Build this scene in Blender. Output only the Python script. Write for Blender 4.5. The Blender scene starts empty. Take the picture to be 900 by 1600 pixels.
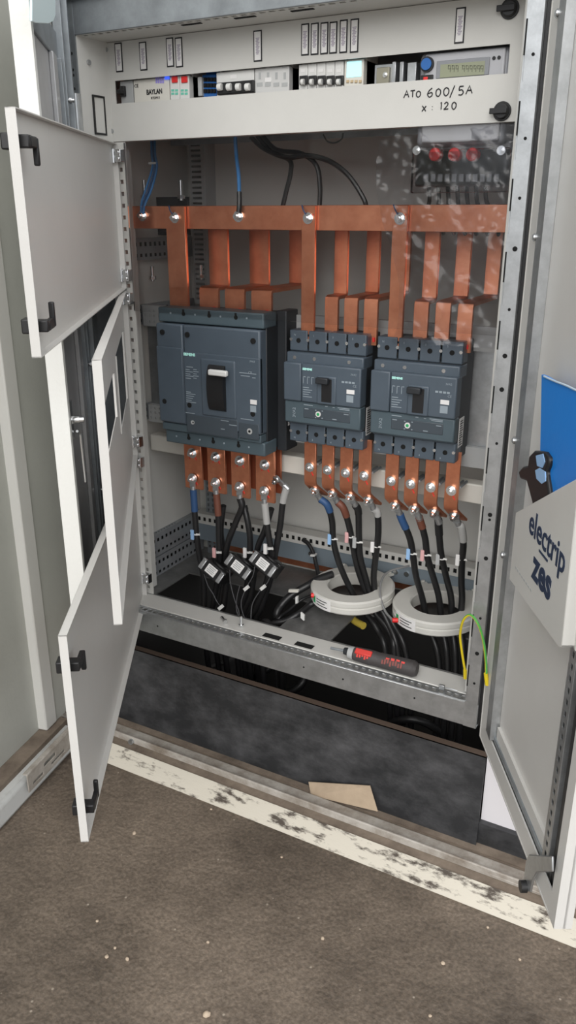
import bpy, math, random
from mathutils import Vector, Matrix, noise
random.seed(7)
C = bpy.context.scene.collection
V = Vector
PI = math.pi
# ------------------------------------------------------------------ camera
CAM = (1.19587, -1.44289, 0.95537)
YAW, PIT, ROL, FOC = -0.49973439, -0.35433629, 0.00074737, 1259.295
_f = V((math.sin(YAW)*math.cos(PIT), math.cos(YAW)*math.cos(PIT), math.sin(PIT)))
_r = V((math.cos(YAW), -math.sin(YAW), 0)); _u = _r.cross(_f)
R_ = _r*math.cos(ROL)+_u*math.sin(ROL); U_ = _u*math.cos(ROL)-_r*math.sin(ROL); F_ = _f
def ray(u, v): return F_*FOC + R_*(u-450) - U_*(v-800)
def at(u, v, y):                     # measured pixel -> point on the real plane y
    d = ray(u, v); c = V(CAM); return c + d*((y-c.y)/d.y)
def atz(u, v, z):
    d = ray(u, v); c = V(CAM); return c + d*((z-c.z)/d.z)
def atx(u, v, x):
    d = ray(u, v); c = V(CAM); return c + d*((x-c.x)/d.x)
def atp(u, v, P, n):
    d = ray(u, v); c = V(CAM); return c + d*((V(P)-c).dot(n)/d.dot(n))
cd = bpy.data.cameras.new('camera'); cam = bpy.data.objects.new('camera', cd); C.objects.link(cam)
M4 = Matrix((R_, U_, -F_)).transposed().to_4x4(); M4.translation = V(CAM); cam.matrix_world = M4
cd.sensor_fit = 'VERTICAL'; cd.sensor_height = 36; cd.lens = FOC*36/1600; cd.clip_start = .02
bpy.context.scene.camera = cam

# ------------------------------------------------------------------ materials
MATS = {}
def mat(name, col, rough=.5, metal=0., bump=0., bscale=200., var=0., vscale=8., emit=0., spec=.5, col2=None, coat=0.):
    if name in MATS: return MATS[name]
    m = bpy.data.materials.new(name); m.use_nodes = True; MATS[name] = m
    nt = m.node_tree; b = nt.nodes['Principled BSDF']
    b.inputs['Base Color'].default_value = (*col, 1); b.inputs['Roughness'].default_value = rough
    b.inputs['Metallic'].default_value = metal; b.inputs['Specular IOR Level'].default_value = spec
    b.inputs['Coat Weight'].default_value = coat
    if emit: b.inputs['Emission Color'].default_value = (*col, 1); b.inputs['Emission Strength'].default_value = emit
    tc = nt.nodes.new('ShaderNodeTexCoord')
    if var or col2:
        n = nt.nodes.new('ShaderNodeTexNoise'); n.inputs['Scale'].default_value = vscale; n.inputs['Detail'].default_value = 6; n.inputs['Roughness'].default_value = .65
        nt.links.new(tc.outputs['Object'], n.inputs['Vector'])
        rp = nt.nodes.new('ShaderNodeValToRGB')
        c2 = col2 if col2 else tuple(max(0, c*(1-var)) for c in col)
        c1 = col if col2 else tuple(min(1, c*(1+var)) for c in col)
        rp.color_ramp.elements[0].position = .32; rp.color_ramp.elements[1].position = .68
        rp.color_ramp.elements[0].color = (*c2, 1); rp.color_ramp.elements[1].color = (*c1, 1)
        nt.links.new(n.outputs['Fac'], rp.inputs['Fac']); nt.links.new(rp.outputs['Color'], b.inputs['Base Color'])
    if bump:
        n2 = nt.nodes.new('ShaderNodeTexNoise'); n2.inputs['Scale'].default_value = bscale; n2.inputs['Detail'].default_value = 3
        nt.links.new(tc.outputs['Object'], n2.inputs['Vector'])
        bp = nt.nodes.new('ShaderNodeBump'); bp.inputs['Strength'].default_value = bump; bp.inputs['Distance'].default_value = .002
        nt.links.new(n2.outputs['Fac'], bp.inputs['Height']); nt.links.new(bp.outputs['Normal'], b.inputs['Normal'])
    return m
cream = mat('cream_powder_coat', (.60, .594, .565), .42, 0, .08, 700, .03, 5)
creamd = mat('door_powder_coat', (.62, .61, .585), .34, 0, .10, 600, .03, 4)
wallm = mat('grey_green_paint', (.43, .435, .40), .5, 0, .15, 120, .06, 4)
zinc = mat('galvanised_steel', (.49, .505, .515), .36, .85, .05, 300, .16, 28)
zincd = mat('dull_or_shaded_galvanised_steel', (.30, .325, .345), .45, .6, .05, 300, .18, 18)  # darker zinc; on left post and lintel the shade is in this colour
chrome = mat('bright_plated_steel', (.78, .79, .80), .18, 1.)
copper = mat('copper', (.88, .37, .215), .33, .88, .04, 150, 0, 20, col2=(.68, .245, .135))
copperd = mat('copper_edge', (.62, .22, .12), .4, .9)
mccb = mat('slate_plastic', (.073, .096, .122), .42, 0, .06, 900, .05, 20)
mccb2 = mat('slate_plastic_green', (.070, .100, .118), .45, 0, .06, 900, .05, 20)
mccbd = mat('charcoal_plastic', (.020, .023, .027), .5)
black = mat('black_plastic', (.012, .012, .013), .42)
rubber = mat('black_cable_jacket', (.016, .016, .017), .38)
hole = mat('dark_recess', (.004, .004, .004), .9)
whitep = mat('white_plastic', (.72, .72, .70), .4)
offw = mat('cream_plastic', (.70, .68, .62), .45, 0, 0, 1, .02, 10)
greyp = mat('grey_plastic', (.42, .43, .43), .45)
paper = mat('label_paper', (.78, .77, .76), .6)
lilac = mat('label_print', (.42, .38, .45), .7)
ink = mat('black_ink', (.015, .015, .018), .6)
mint = mat('mint_print', (.50, .92, .84), .5)
greyprint = mat('grey_print', (.28, .33, .37), .6)
red = mat('red_plastic', (.75, .03, .03), .4)
green = mat('green_plastic', (.03, .35, .12), .4)
blue = mat('blue_sleeve', (.030, .085, .21), .5)
bluep = mat('blue_plastic', (.02, .13, .42), .4)
brown = mat('brown_sleeve', (.17, .060, .038), .5)
grey = mat('grey_sleeve', (.42, .42, .41), .5)
pink = mat('pink_tag', (.70, .40, .40), .5)
bluet = mat('pale_blue_tag', (.30, .50, .78), .5)
yellow = mat('yellow_insulation', (.80, .62, .02), .45)
greeni = mat('green_insulation', (.10, .42, .08), .45)
folder = mat('blue_folder', (.012, .23, .74), .35, 0, .3, 25)
navy = mat('navy_lettering', (.015, .03, .07), .5)
ringm = mat('off_white_casting', (.62, .61, .57), .5, 0, .05, 300, .03, 10)
card = mat('cardboard', (.40, .31, .22), .85, 0, .1, 200, .15, 12)
pebm = mat('pale_stone', (.48, .385, .29), .8)
lcd = mat('grey_lcd', (.30, .32, .22), .25)
cyan = mat('lit_cyan_screen', (.35, .80, .92), .4, emit=.75)
bluelit = mat('blue_indicator', (.05, .12, .85), .4, emit=.6)
darksteel = mat('dark_sheet_steel', (.46, .46, .465), .36, .45, 0, 1, .12, 6)
handle_grey = mat('tool_grip', (.055, .05, .05), .55, 0, .2, 500)
toolred = mat('tool_red', (.62, .045, .035), .45)
tape = mat('pale_bracket_paint', (.62, .74, .76), .35)
glovewhite = mat('bright_white_paint', (.80, .80, .77), .4, 0, .25, 160)

def nodes_of(m):
    m.use_nodes = True; return m.node_tree, m.node_tree.nodes, m.node_tree.links
def ground_mat():
    m = bpy.data.materials.new('wet_brown_concrete'); nt, N, L = nodes_of(m); b = N['Principled BSDF']
    tc = N.new('ShaderNodeTexCoord')
    a = N.new('ShaderNodeTexNoise'); a.inputs['Scale'].default_value = 2.4; a.inputs['Detail'].default_value = 9; a.inputs['Roughness'].default_value = .7
    L.new(tc.outputs['Object'], a.inputs['Vector'])
    r = N.new('ShaderNodeValToRGB'); e = r.color_ramp.elements
    e[0].position = .33; e[0].color = (.066, .052, .041, 1); e[1].position = .70; e[1].color = (.245, .198, .155, 1)
    L.new(a.outputs['Fac'], r.inputs['Fac'])
    f = N.new('ShaderNodeTexNoise'); f.inputs['Scale'].default_value = 140; f.inputs['Detail'].default_value = 4
    L.new(tc.outputs['Object'], f.inputs['Vector'])
    r2 = N.new('ShaderNodeValToRGB'); e = r2.color_ramp.elements
    e[0].position = .38; e[0].color = (.74, .73, .72, 1); e[1].position = .66; e[1].color = (1.16, 1.14, 1.11, 1)
    L.new(f.outputs['Fac'], r2.inputs['Fac'])
    mx = N.new('ShaderNodeMixRGB'); mx.blend_type = 'MULTIPLY'; mx.inputs['Fac'].default_value = 1
    L.new(r.outputs['Color'], mx.inputs['Color1']); L.new(r2.outputs['Color'], mx.inputs['Color2'])
    vo = N.new('ShaderNodeTexVoronoi'); vo.inputs['Scale'].default_value = 55
    L.new(tc.outputs['Object'], vo.inputs['Vector'])
    r3 = N.new('ShaderNodeValToRGB'); e = r3.color_ramp.elements
    e[0].position = .10; e[0].color = (1, 1, 1, 1); e[1].position = .16; e[1].color = (0, 0, 0, 1)
    L.new(vo.outputs['Distance'], r3.inputs['Fac'])
    wn = N.new('ShaderNodeMath'); wn.operation = 'GREATER_THAN'; wn.inputs[1].default_value = .80
    L.new(vo.outputs['Color'], wn.inputs[0])
    mm = N.new('ShaderNodeMath'); mm.operation = 'MULTIPLY'; L.new(r3.outputs['Color'], mm.inputs[0]); L.new(wn.outputs[0], mm.inputs[1])
    mx2 = N.new('ShaderNodeMixRGB'); mx2.inputs['Color2'].default_value = (.34, .29, .235, 1)
    L.new(mm.outputs[0], mx2.inputs['Fac']); L.new(mx.outputs['Color'], mx2.inputs['Color1'])
    L.new(mx2.outputs['Color'], b.inputs['Base Color'])
    rr = N.new('ShaderNodeMapRange'); rr.inputs['To Min'].default_value = .30; rr.inputs['To Max'].default_value = .8
    L.new(a.outputs['Fac'], rr.inputs['Value']); L.new(rr.outputs['Result'], b.inputs['Roughness'])
    bu = N.new('ShaderNodeBump'); bu.inputs['Strength'].default_value = .7; bu.inputs['Distance'].default_value = .006
    g = N.new('ShaderNodeTexNoise'); g.inputs['Scale'].default_value = 60; g.inputs['Detail'].default_value = 6
    L.new(tc.outputs['Object'], g.inputs['Vector']); L.new(g.outputs['Fac'], bu.inputs['Height']); L.new(bu.outputs['Normal'], b.inputs['Normal'])
    return m
ground_m = ground_mat()
def blotch(name, c1, c2, scale, lo, hi, rough=.7, bump=.4, stretch=(1, 1, 1), metal=0.):
    m = bpy.data.materials.new(name); nt, N, L = nodes_of(m); b = N['Principled BSDF']
    tc = N.new('ShaderNodeTexCoord'); mp = N.new('ShaderNodeMapping'); mp.inputs['Scale'].default_value = stretch
    L.new(tc.outputs['Object'], mp.inputs['Vector'])
    a = N.new('ShaderNodeTexNoise'); a.inputs['Scale'].default_value = scale; a.inputs['Detail'].default_value = 8; a.inputs['Roughness'].default_value = .68
    L.new(mp.outputs['Vector'], a.inputs['Vector'])
    r = N.new('ShaderNodeValToRGB'); e = r.color_ramp.elements
    e[0].position = lo; e[0].color = (*c1, 1); e[1].position = hi; e[1].color = (*c2, 1)
    L.new(a.outputs['Fac'], r.inputs['Fac']); L.new(r.outputs['Color'], b.inputs['Base Color'])
    b.inputs['Roughness'].default_value = rough; b.inputs['Metallic'].default_value = metal
    bu = N.new('ShaderNodeBump'); bu.inputs['Strength'].default_value = bump; bu.inputs['Distance'].default_value = .003
    L.new(a.outputs['Fac'], bu.inputs['Height']); L.new(bu.outputs['Normal'], b.inputs['Normal'])
    return m
kerb_m = blotch('peeling_white_paint', (.075, .060, .048), (.58, .54, .46), 34, .40, .49, .8, .6, (.35, 1, 1))
ledge_m = blotch('dusty_concrete', (.11, .085, .065), (.25, .20, .155), 14, .3, .7, .9, .5)
bar_m = blotch('dusty_zinc', (.20, .165, .13), (.46, .43, .39), 16, .3, .65, .6, .3)
scuff_m = blotch('scuffed_black_sheet', (.020, .021, .023), (.115, .115, .12), 7, .42, .90, .45, .2, (1, 1, 1.6))
sillw_m = blotch('dirty_white_sill', (.30, .29, .27), (.60, .61, .60), 6, .25, .5, .55, .2)
def clear_mat(name, tint, gl, rough):
    m = bpy.data.materials.new(name); nt, N, L = nodes_of(m); N.remove(N['Principled BSDF'])
    out = N['Material Output']; t = N.new('ShaderNodeBsdfTransparent'); t.inputs['Color'].default_value = (*tint, 1)
    g = N.new('ShaderNodeBsdfGlossy'); g.inputs['Roughness'].default_value = rough
    fr = N.new('ShaderNodeFresnel'); fr.inputs['IOR'].default_value = gl
    mx = N.new('ShaderNodeMixShader'); L.new(fr.outputs[0], mx.inputs[0]); L.new(t.outputs[0], mx.inputs[1]); L.new(g.outputs[0], mx.inputs[2])
    L.new(mx.outputs[0], out.inputs['Surface']); return m
pane_m = clear_mat('clear_acrylic', (.93, .93, .93), 1.30, .02)
film_m = clear_mat('clear_film', (.90, .90, .91), 1.48, .09)

# ------------------------------------------------------------------ mesh building
class MB:
    def __init__(s): s.v = []; s.f = []; s.mi = []; s.m = 0; s.sm = []
    def add(s, vs, fs, smooth=False):
        b = len(s.v); s.v += [V(p) for p in vs]
        for f in fs: s.f.append([b+i for i in f]); s.mi.append(s.m); s.sm.append(smooth)
        return s
    def box(s, x0, x1, y0, y1, z0, z1):
        return s.obox(V(((x0+x1)/2, (y0+y1)/2, (z0+z1)/2)), V((abs(x1-x0)/2, 0, 0)), V((0, abs(y1-y0)/2, 0)), V((0, 0, abs(z1-z0)/2)))
    def obox(s, c, a, b, d):
        c = V(c); vs = [c+a*i+b*j+d*k for i in (-1, 1) for j in (-1, 1) for k in (-1, 1)]
        fs = [(0, 1, 3, 2), (4, 6, 7, 5), (0, 4, 5, 1), (2, 3, 7, 6), (0, 2, 6, 4), (1, 5, 7, 3)]
        if a.cross(b).dot(d) < 0: fs = [f[::-1] for f in fs]
        return s.add(vs, fs)
    def prism(s, pts, n):                  # polygon (3D points, planar) pushed by vector n
        k = len(pts); a = [V(p) for p in pts]; b = [p+V(n) for p in a]
        nn = V((0, 0, 0))
        for i in range(k): nn += a[i].cross(a[(i+1) % k])
        fs = [list(range(k))[::-1], list(range(k, 2*k))]+[(i, (i+1) % k, k+(i+1) % k, k+i) for i in range(k)]
        if nn.dot(V(n)) < 0: fs = [list(f)[::-1] for f in fs]
        return s.add(a+b, fs)
    def cyl(s, p0, p1, r0, r1=None, n=16, smooth=True):
        r1 = r0 if r1 is None else r1; p0 = V(p0); p1 = V(p1); d = (p1-p0).normalized()
        a = d.orthogonal().normalized(); b = d.cross(a)
        ring = lambda p, r: [p+(a*math.cos(2*PI*i/n)+b*math.sin(2*PI*i/n))*r for i in range(n)]
        base = len(s.v)
        s.add(ring(p0, r0)+ring(p1, r1), [(i, (i+1) % n, n+(i+1) % n, n+i) for i in range(n)], smooth)
        s.add(ring(p0, r0), [list(range(n))[::-1]]); s.add(ring(p1, r1), [list(range(n))])
        return s
    def hexn(s, p0, p1, r): return s.cyl(p0, p1, r, n=6, smooth=False)
    def tube(s, pts, r, n=10, steps=6, halves=None):
        pts = [V(p) for p in pts]; P = []
        if steps > 1 and len(pts) > 2:
            q = [2*pts[0]-pts[1]]+pts+[2*pts[-1]-pts[-2]]
            for i in range(1, len(q)-2):
                for k in range(steps):
                    t = k/steps; a, b, c, d = q[i-1:i+3]
                    P.append(.5*((2*b)+(c-a)*t+(2*a-5*b+4*c-d)*t*t+(-a+3*b-3*c+d)*t**3))
            P.append(pts[-1])
        else: P = pts
        T = [(P[min(i+1, len(P)-1)]-P[max(i-1, 0)]).normalized() for i in range(len(P))]
        a = T[0].orthogonal().normalized(); vs = []
        for p, t in zip(P, T):
            a = (a-t*a.dot(t)).normalized(); b = t.cross(a)
            vs += [p+(a*math.cos(2*PI*i/n)+b*math.sin(2*PI*i/n))*r for i in range(n)]
        m0 = s.m
        for k in range(len(P)-1):
            for i in range(n):
                j = (i+1) % n
                if halves: s.m = halves[0] if i < n//2 else halves[1]
                b0 = 0
                s.add([vs[k*n+i], vs[k*n+j], vs[(k+1)*n+j], vs[(k+1)*n+i]], [(0, 1, 2, 3)], True)
        s.m = m0
        s.add(vs[:n], [list(range(n))[::-1]]); s.add(vs[-n:], [list(range(n))])
        return s
    @staticmethod
    def spline(pts, steps=6):
        pts = [V(p) for p in pts]; q = [2*pts[0]-pts[1]]+pts+[2*pts[-1]-pts[-2]]; P = []
        for i in range(1, len(q)-2):
            for k in range(steps):
                t = k/steps; a, b, c, d = q[i-1:i+3]
                P.append(.5*((2*b)+(c-a)*t+(2*a-5*b+4*c-d)*t*t+(-a+3*b-3*c+d)*t**3))
        return P+[pts[-1]]
    def ribbon(s, line, w, t, side, cap=True):   # flat bar following a line; side = width direction, t = thickness
        side = V(side).normalized(); L = [V(p) for p in line]; k = len(L); A = []
        for i, p in enumerate(L):
            d0 = (L[i]-L[i-1]).normalized() if i else (L[1]-L[0]).normalized()
            d1 = (L[i+1]-L[i]).normalized() if i < k-1 else d0
            n0 = d0.cross(side); n1 = d1.cross(side); nn = (n0+n1).normalized(); h = t/2/max(.3, nn.dot(n0))
            A += [p-side*w/2-nn*h, p+side*w/2-nn*h, p+side*w/2+nn*h, p-side*w/2+nn*h]
        fs = []
        for i in range(k-1):
            for j in range(4): fs.append((i*4+j, i*4+(j+1) % 4, i*4+4+(j+1) % 4, i*4+4+j))
        fs += [(3, 2, 1, 0), tuple(k*4-4+j for j in range(4))]
        return s.add(A, fs)
    def perf(s, o, U, Wd, N, w, h, t, holes):    # plate w x h at o along U, Wd, thickness t along N, with rectangular holes
        o = V(o); U = V(U).normalized(); Wd = V(Wd).normalized(); N = V(N).normalized()*t
        xs = sorted({0, w}|{round(a, 5) for q in holes for a in q[:2]}); zs = sorted({0, h}|{round(a, 5) for q in holes for a in q[2:]})
        def solid(i, j):
            if i < 0 or j < 0 or i >= len(xs)-1 or j >= len(zs)-1: return False
            cx = (xs[i]+xs[i+1])/2; cz = (zs[j]+zs[j+1])/2
            return not any(q[0] < cx < q[1] and q[2] < cz < q[3] for q in holes)
        P = lambda i, j, k: o+U*xs[i]+Wd*zs[j]+N*k
        for i in range(len(xs)-1):
            for j in range(len(zs)-1):
                if not solid(i, j): continue
                s.add([P(i, j, 1), P(i+1, j, 1), P(i+1, j+1, 1), P(i, j+1, 1)], [(0, 1, 2, 3)])
                s.add([P(i, j, 0), P(i+1, j, 0), P(i+1, j+1, 0), P(i, j+1, 0)], [(3, 2, 1, 0)])
                for di, dj, e in ((-1, 0, ((0, 0), (0, 1))), (1, 0, ((1, 1), (1, 0))), (0, -1, ((1, 0), (0, 0))), (0, 1, ((0, 1), (1, 1)))):
                    if not solid(i+di, j+dj):
                        a, b = [(i+q[0], j+q[1]) for q in e]
                        s.add([P(*a, 0), P(*b, 0), P(*b, 1), P(*a, 1)], [(3, 2, 1, 0)])
        return s
    def build(s, name, mats, parent=None, bevel=0, seg=2, label=None, sharp=40):
        if not isinstance(mats, (list, tuple)): mats = [mats]
        lo = V([min(p[i] for p in s.v) for i in range(3)]); hi = V([max(p[i] for p in s.v) for i in range(3)])
        ctr = (lo+hi)/2
        if parent is None: ctr.z = lo.z
        me = bpy.data.meshes.new(name); me.from_pydata([p-ctr for p in s.v], [], s.f)
        for m in mats: me.materials.append(m)
        me.polygons.foreach_set('material_index', s.mi); me.polygons.foreach_set('use_smooth', s.sm)
        me.update()
        import bmesh
        bm = bmesh.new(); bm.from_mesh(me); bmesh.ops.remove_doubles(bm, verts=bm.verts, dist=1e-6); bm.to_mesh(me); bm.free()
        me.set_sharp_from_angle(angle=math.radians(sharp))
        return link(name, me, ctr, parent, bevel, seg, label)
ORG = {}
def link(name, me, ctr, parent, bevel=0, seg=2, label=None):
    o = bpy.data.objects.new(name, me); C.objects.link(o)
    if parent is not None: o.parent = parent; o.location = ctr-ORG[parent]
    else: o.location = ctr
    ORG[o] = V(ctr)
    if bevel:
        b = o.modifiers.new('bevel', 'BEVEL'); b.width = bevel; b.segments = seg; b.limit_method = 'ANGLE'; b.angle_limit = math.radians(40)
        b.use_clamp_overlap = True
    if label: o['label'] = label
    return o
def tag(o, label, cat, group=None):
    o['label'] = label; o['category'] = cat
    if group: o['group'] = group
    return o
def thing(name, loc, label, cat, group=None):
    o = bpy.data.objects.new(name, None); o.empty_display_size = .05; C.objects.link(o); o.location = V(loc); ORG[o] = V(loc)
    return tag(o, label, cat, group)
def struct(o): o['kind'] = 'structure'; return o
def text(name, s, size, org, xd, up, m, parent, ext=.0004, align='LEFT', bold=0., label=None, sx=1.0):
    cu = bpy.data.curves.new('t', 'FONT'); cu.body = s; cu.size = size; cu.extrude = ext; cu.align_x = align; cu.offset = bold; cu.resolution_u = 3
    t = bpy.data.objects.new('t', cu); C.objects.link(t)
    me = bpy.data.meshes.new_from_object(t); bpy.data.objects.remove(t); bpy.data.curves.remove(cu)
    xd = V(xd).normalized(); up = V(up).normalized(); nn = xd.cross(up)
    pts = [V(org)+xd*(v.co.x*sx)+up*v.co.y+nn*v.co.z for v in me.vertices]
    lo = V([min(p[i] for p in pts) for i in range(3)]); hi = V([max(p[i] for p in pts) for i in range(3)]); ctr = (lo+hi)/2
    for v, p in zip(me.vertices, pts): v.co = p-ctr
    me.name = name; me.materials.clear(); me.materials.append(m); me.update()
    return link(name, me, ctr, parent, label=label)
X, Y, Z = V((1, 0, 0)), V((0, 1, 0)), V((0, 0, 1))
def bolt_mb(p, n, r=.0075, h=.010):      # hex bolt head with washers on a face, pointing along n
    p = V(p); n = V(n).normalized(); mb = MB()
    mb.cyl(p, p+n*.0018, r*1.55, n=20); mb.cyl(p+n*.0018, p+n*.0036, r*1.2, n=20); mb.hexn(p+n*.0036, p+n*(.0036+h*.6), r); mb.cyl(p+n*(.0036+h*.6), p+n*(.0036+h), r*.55, n=12)
    return mb
# ================================================================== THE SETTING
GZ = -.41
m = MB(); m.box(-5, 6, -6, -.085, GZ-.1, GZ); struct(m.build('floor', ground_m))
k = MB(); k.prism([(-.62, y, z) for y, z in ((-.1185, GZ+.002), (-.084, GZ+.0305), (-.078, GZ+.0345), (-.078, GZ+.02), (-.11, GZ-.01))], (2.9, 0, 0)); o = struct(k.build('trim_9', kerb_m)); o['label'] = 'peeling white paint on the kerb front'
k = MB(); prof = [(-.135, GZ-.02), (-.116, GZ+.000), (-.082, GZ+.029), (-.070, GZ+.033), (.075, GZ+.034), (.075, GZ-.3), (-.135, GZ-.3)]
k.prism([(-.62, y, z) for y, z in prof], (2.9, 0, 0)); o = struct(k.build('trim_1', ledge_m)); o['label'] = 'dusty concrete kerb'
k = MB(); k.box(-.60, 2.2, .004, .074, GZ+.030, GZ+.037); struct(k.build('trim_2', ledge_m))
k = MB()
k.box(-.6, 2.0, .75, .80, -1.1, -.06); k.box(-.65, -.6, .066, .8, -1.1, -.06); k.box(2.0, 2.05, .066, .8, -1.1, -.06); k.box(-.6, 2., .066, .8, -1.12, -1.05); k.box(-.6, 2.0, .066, .10, -1.1, GZ-.02); k.box(-.1495, -.1455, .066, .75, -1.05, -.0625); k.box(.951, .9545, .066, .75, -1.05, -.0625)  # last two boxes are dark liners added to keep the pit looking unlit
struct(k.build('wall_pit', mat('shaded_pit_concrete', (.045, .043, .042), .9)))  # near-black colour carries the shade of the pit
k = MB(); k.box(-.62, -.150, .02, .80, GZ, -.062); k.box(.955, 2.05, .05, .80, GZ, -.062); struct(k.build('pit_light_block', ledge_m))  # unseen blocks added to stop sky light leaking into the pit
k = MB(); k.box(.878, 1.02, .044, .05, -.318, -.145); struct(k.build('trim_4', mat('white_base_panel', (.68, .66, .68), .5)))
k = MB(); k.box(.872, 1.02, .030, .05, -.375, -.318); struct(k.build('trim_5', scuff_m))
k = MB(); k.box(-1.2, 2.6, .805, .86, -.41, 2.2); struct(k.build('wall_back', wallm))
# wall on the left, running towards the viewer
dw = V((.19, -.98, 0)).normalized(); nw = V((.98, .19, 0)).normalized(); PW = V((-.212, -.26, -.33))
def wallpt(u, v):
    p = atp(u, v, PW, nw); return (p-PW).dot(dw), p.z
t_a = sum(wallpt(*q)[0] for q in ((32, 600), (68, 1000)))/2; t_b = sum(wallpt(*q)[0] for q in ((10, 600), (50, 1000)))/2
def wbox(mb, t0, t1, o0, o1, z0, z1):
    c = PW+dw*(t0+t1)/2+nw*(o0+o1)/2; c.z = (z0+z1)/2
    return mb.obox(c, dw*abs(t1-t0)/2, nw*abs(o1-o0)/2, Z*((z1-z0)/2))
k = MB(); wbox(k, -1.10, t_a, -.06, 0, -.33, 2.2); wbox(k, t_b-.01, 1.6, -.06, -.022, -.33, 2.2); struct(k.build('wall_left', wallm))
k = MB(); wbox(k, t_a, t_b, -.06, .004, -.33, 2.2); struct(k.build('trim_6', cream, bevel=.004))
k = MB(); wbox(k, -.16, 1.6, -.06, .052, GZ, -.345); struct(k.build('trim_7', sillw_m, bevel=.012))
k = MB(); wbox(k, -.16, 1.6, -.06, .022, -.345, -.331); struct(k.build('trim_8', ledge_m))

# ================================================================== THE CABINET
cab = thing('electrical_cabinet', (.38, .2, -.06), 'open grey electrical cabinet with zinc frame, swung-out inner doors and copper busbars inside', 'cabinet')
YP = .09
HZ = 1.297
# zinc outer frame posts
def zinc_post(x0, x1, mt):
    m = MB(); z0, z1 = -.057, 1.372
    hs = []
    m.perf((x0, 0, z0), X, Z, -Y, x1-x0, z1-z0, .002, [(.0, .003, z, z+.045) for z in [.06+.115*i for i in range(12)]])
    m.box(x0, x0+.002, .001, .088, z0, z1); m.box(x1-.002, x1, .001, .088, z0, z1); m.box(x0, x1, .086, .088, z0, z1)
    return m.build('frame_post', mt, cab)
rp = zinc_post(.830, .857, zinc)
for z in (.05, .12, .20, .33, .41, .42, .56, .66, .72, .80, .90, .98, 1.07, 1.19, 1.27):
    m = MB(); m.cyl((.846, -.0021, z), (.846, -.0029, z), .0026 if (z*100) % 3 > .9 else .0042, n=12)
    m.build('screw_hole', hole, rp)
for i in range(12):
    m = MB(); z = .04+.115*i; m.box(.8305, .8330, -.0026, -.001, z, z+.050); m.build('edge_slot', hole, rp)
m = MB(); m.box(.8575, .8625, .012, .09, -.057, 1.372); m.build('gap_shade', rubber, cab)  # dark strip painting the shade in the gap between post and door
m = MB(); m.box(.818, .8295, .03, .092, .003, 1.297); m.build('inner_jamb', cream, cab, bevel=.002)
lp = zinc_post(-.133, -.089, zincd)  # same zinc as the right post, shade put into its colour
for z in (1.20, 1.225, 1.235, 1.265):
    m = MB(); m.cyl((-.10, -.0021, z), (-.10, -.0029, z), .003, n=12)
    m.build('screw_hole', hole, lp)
for xx, w_ in ((-.106, .006), (-.090, .013)):
    m = MB(); m.box(xx-w_/2, xx+w_/2, -.012, -.0022, 1.115, 1.190); m.cyl((xx, -.012, 1.115), (xx, -.012, 1.190), w_*.5, n=12); m.build('door_hinge', zinc, cab, bevel=.0008)
m = MB(); m.cyl((-.095, -.019, 1.148), (-.095, -.0205, 1.148), .005, n=12); m.build('hinge_hole', hole, cab)
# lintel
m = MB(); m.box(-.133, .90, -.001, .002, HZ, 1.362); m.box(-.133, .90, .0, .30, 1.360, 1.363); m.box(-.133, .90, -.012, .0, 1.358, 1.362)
m.build('lintel', zincd, cab, bevel=.0015)  # lintel shade comes from the darker zinc colour
m = MB(); m.perf((-.088, .002, HZ), X, Y, Z, .93, .09, .002, [(x, x+.012, .005, .014) for x in [.01+.02*i for i in range(45)]])
m.build('lintel_soffit', cream, cab)
for x in (.16, .28, .40):
    m = MB(); m.box(x, x+.045, .022, .030, HZ-.0012, HZ+.003); m.build('soffit_slot', hole, cab)
# sill
m = MB()
m.box(-.133, .858, 0, .003, -.057, -.001)
m.perf((-.133, .003, -.003), X, Y, Z, .99, .026, .002, [(x, x+.010, .006, .018) for x in [.01+.0165*i for i in range(59)]])
m.box(-.133, .858, 0, .09, -.057, -.054)
sill = m.build('sill_rail', zinc, cab, bevel=.0008, seg=1)
m = MB(); m.box(-.085, .832, .029, .0925, -.03, .0005); m.build('sill_cover', cream, cab, bevel=.002)
for a in ((405, 997, 434, 996), (456, 1010, 486, 1009)):
    p = atz(a[0], a[1], 0.001); q = atz(a[2], a[3]+6, 0.001); m = MB(); m.box(p.x, q.x, .036, .054, .0004, .0012); m.build('sill_slot', hole, cab)
for x, z in ((.03, -.03), (.45, -.028), (.55, -.03), (.72, -.026)):
    m = MB(); m.cyl((x, -.0002, z), (x, -.0008, z), .0022, n=10); m.build('screw_hole', hole, sill)
# shell
m = MB(); m.box(-.137, -.133, .002, .44, -.055, 1.36); m.build('side_panel', cream, cab)
m = MB(); m.box(.905, .909, .05, .44, -.055, 1.36); m.build('side_panel', cream, cab)
m = MB(); m.box(-.137, .909, .44, .444, -.055, 1.36); m.build('back_panel', cream, cab)
m = MB(); m.box(-.14, .91, .0, .45, 1.363, 1.39); m.build('roof_panel', cream, cab)
# floor plate with cable openings
m = MB(); m.perf((-.132, .093, -.006), X, Y, Z, 1.035, .345, .004, [(.08, .462, .008, .165), (.602, .945, .008, .175)])
m.build('floor_plate', blotch('worn_grey_sheet', (.10, .10, .10), (.24, .24, .235), 10, .3, .7, .4, .1, metal=.3), cab)
# perforated front mounting post (left)
def sq(n, p, a, x0, s): return [(x0, x0+s, a+p*i, a+p*i+s) for i in range(n)]
m = MB(); m.perf((-.078, YP, .003), X, Z, -Y, .028, 1.10, .0015, sq(43, .025, .015, .0095, .0085)); m.box(-.078, -.0765, YP, .14, .003, 1.103); m.box(-.0515, -.050, YP, .0925, .003, 1.103)
mp = m.build('mounting_post', cream, cab)
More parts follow.
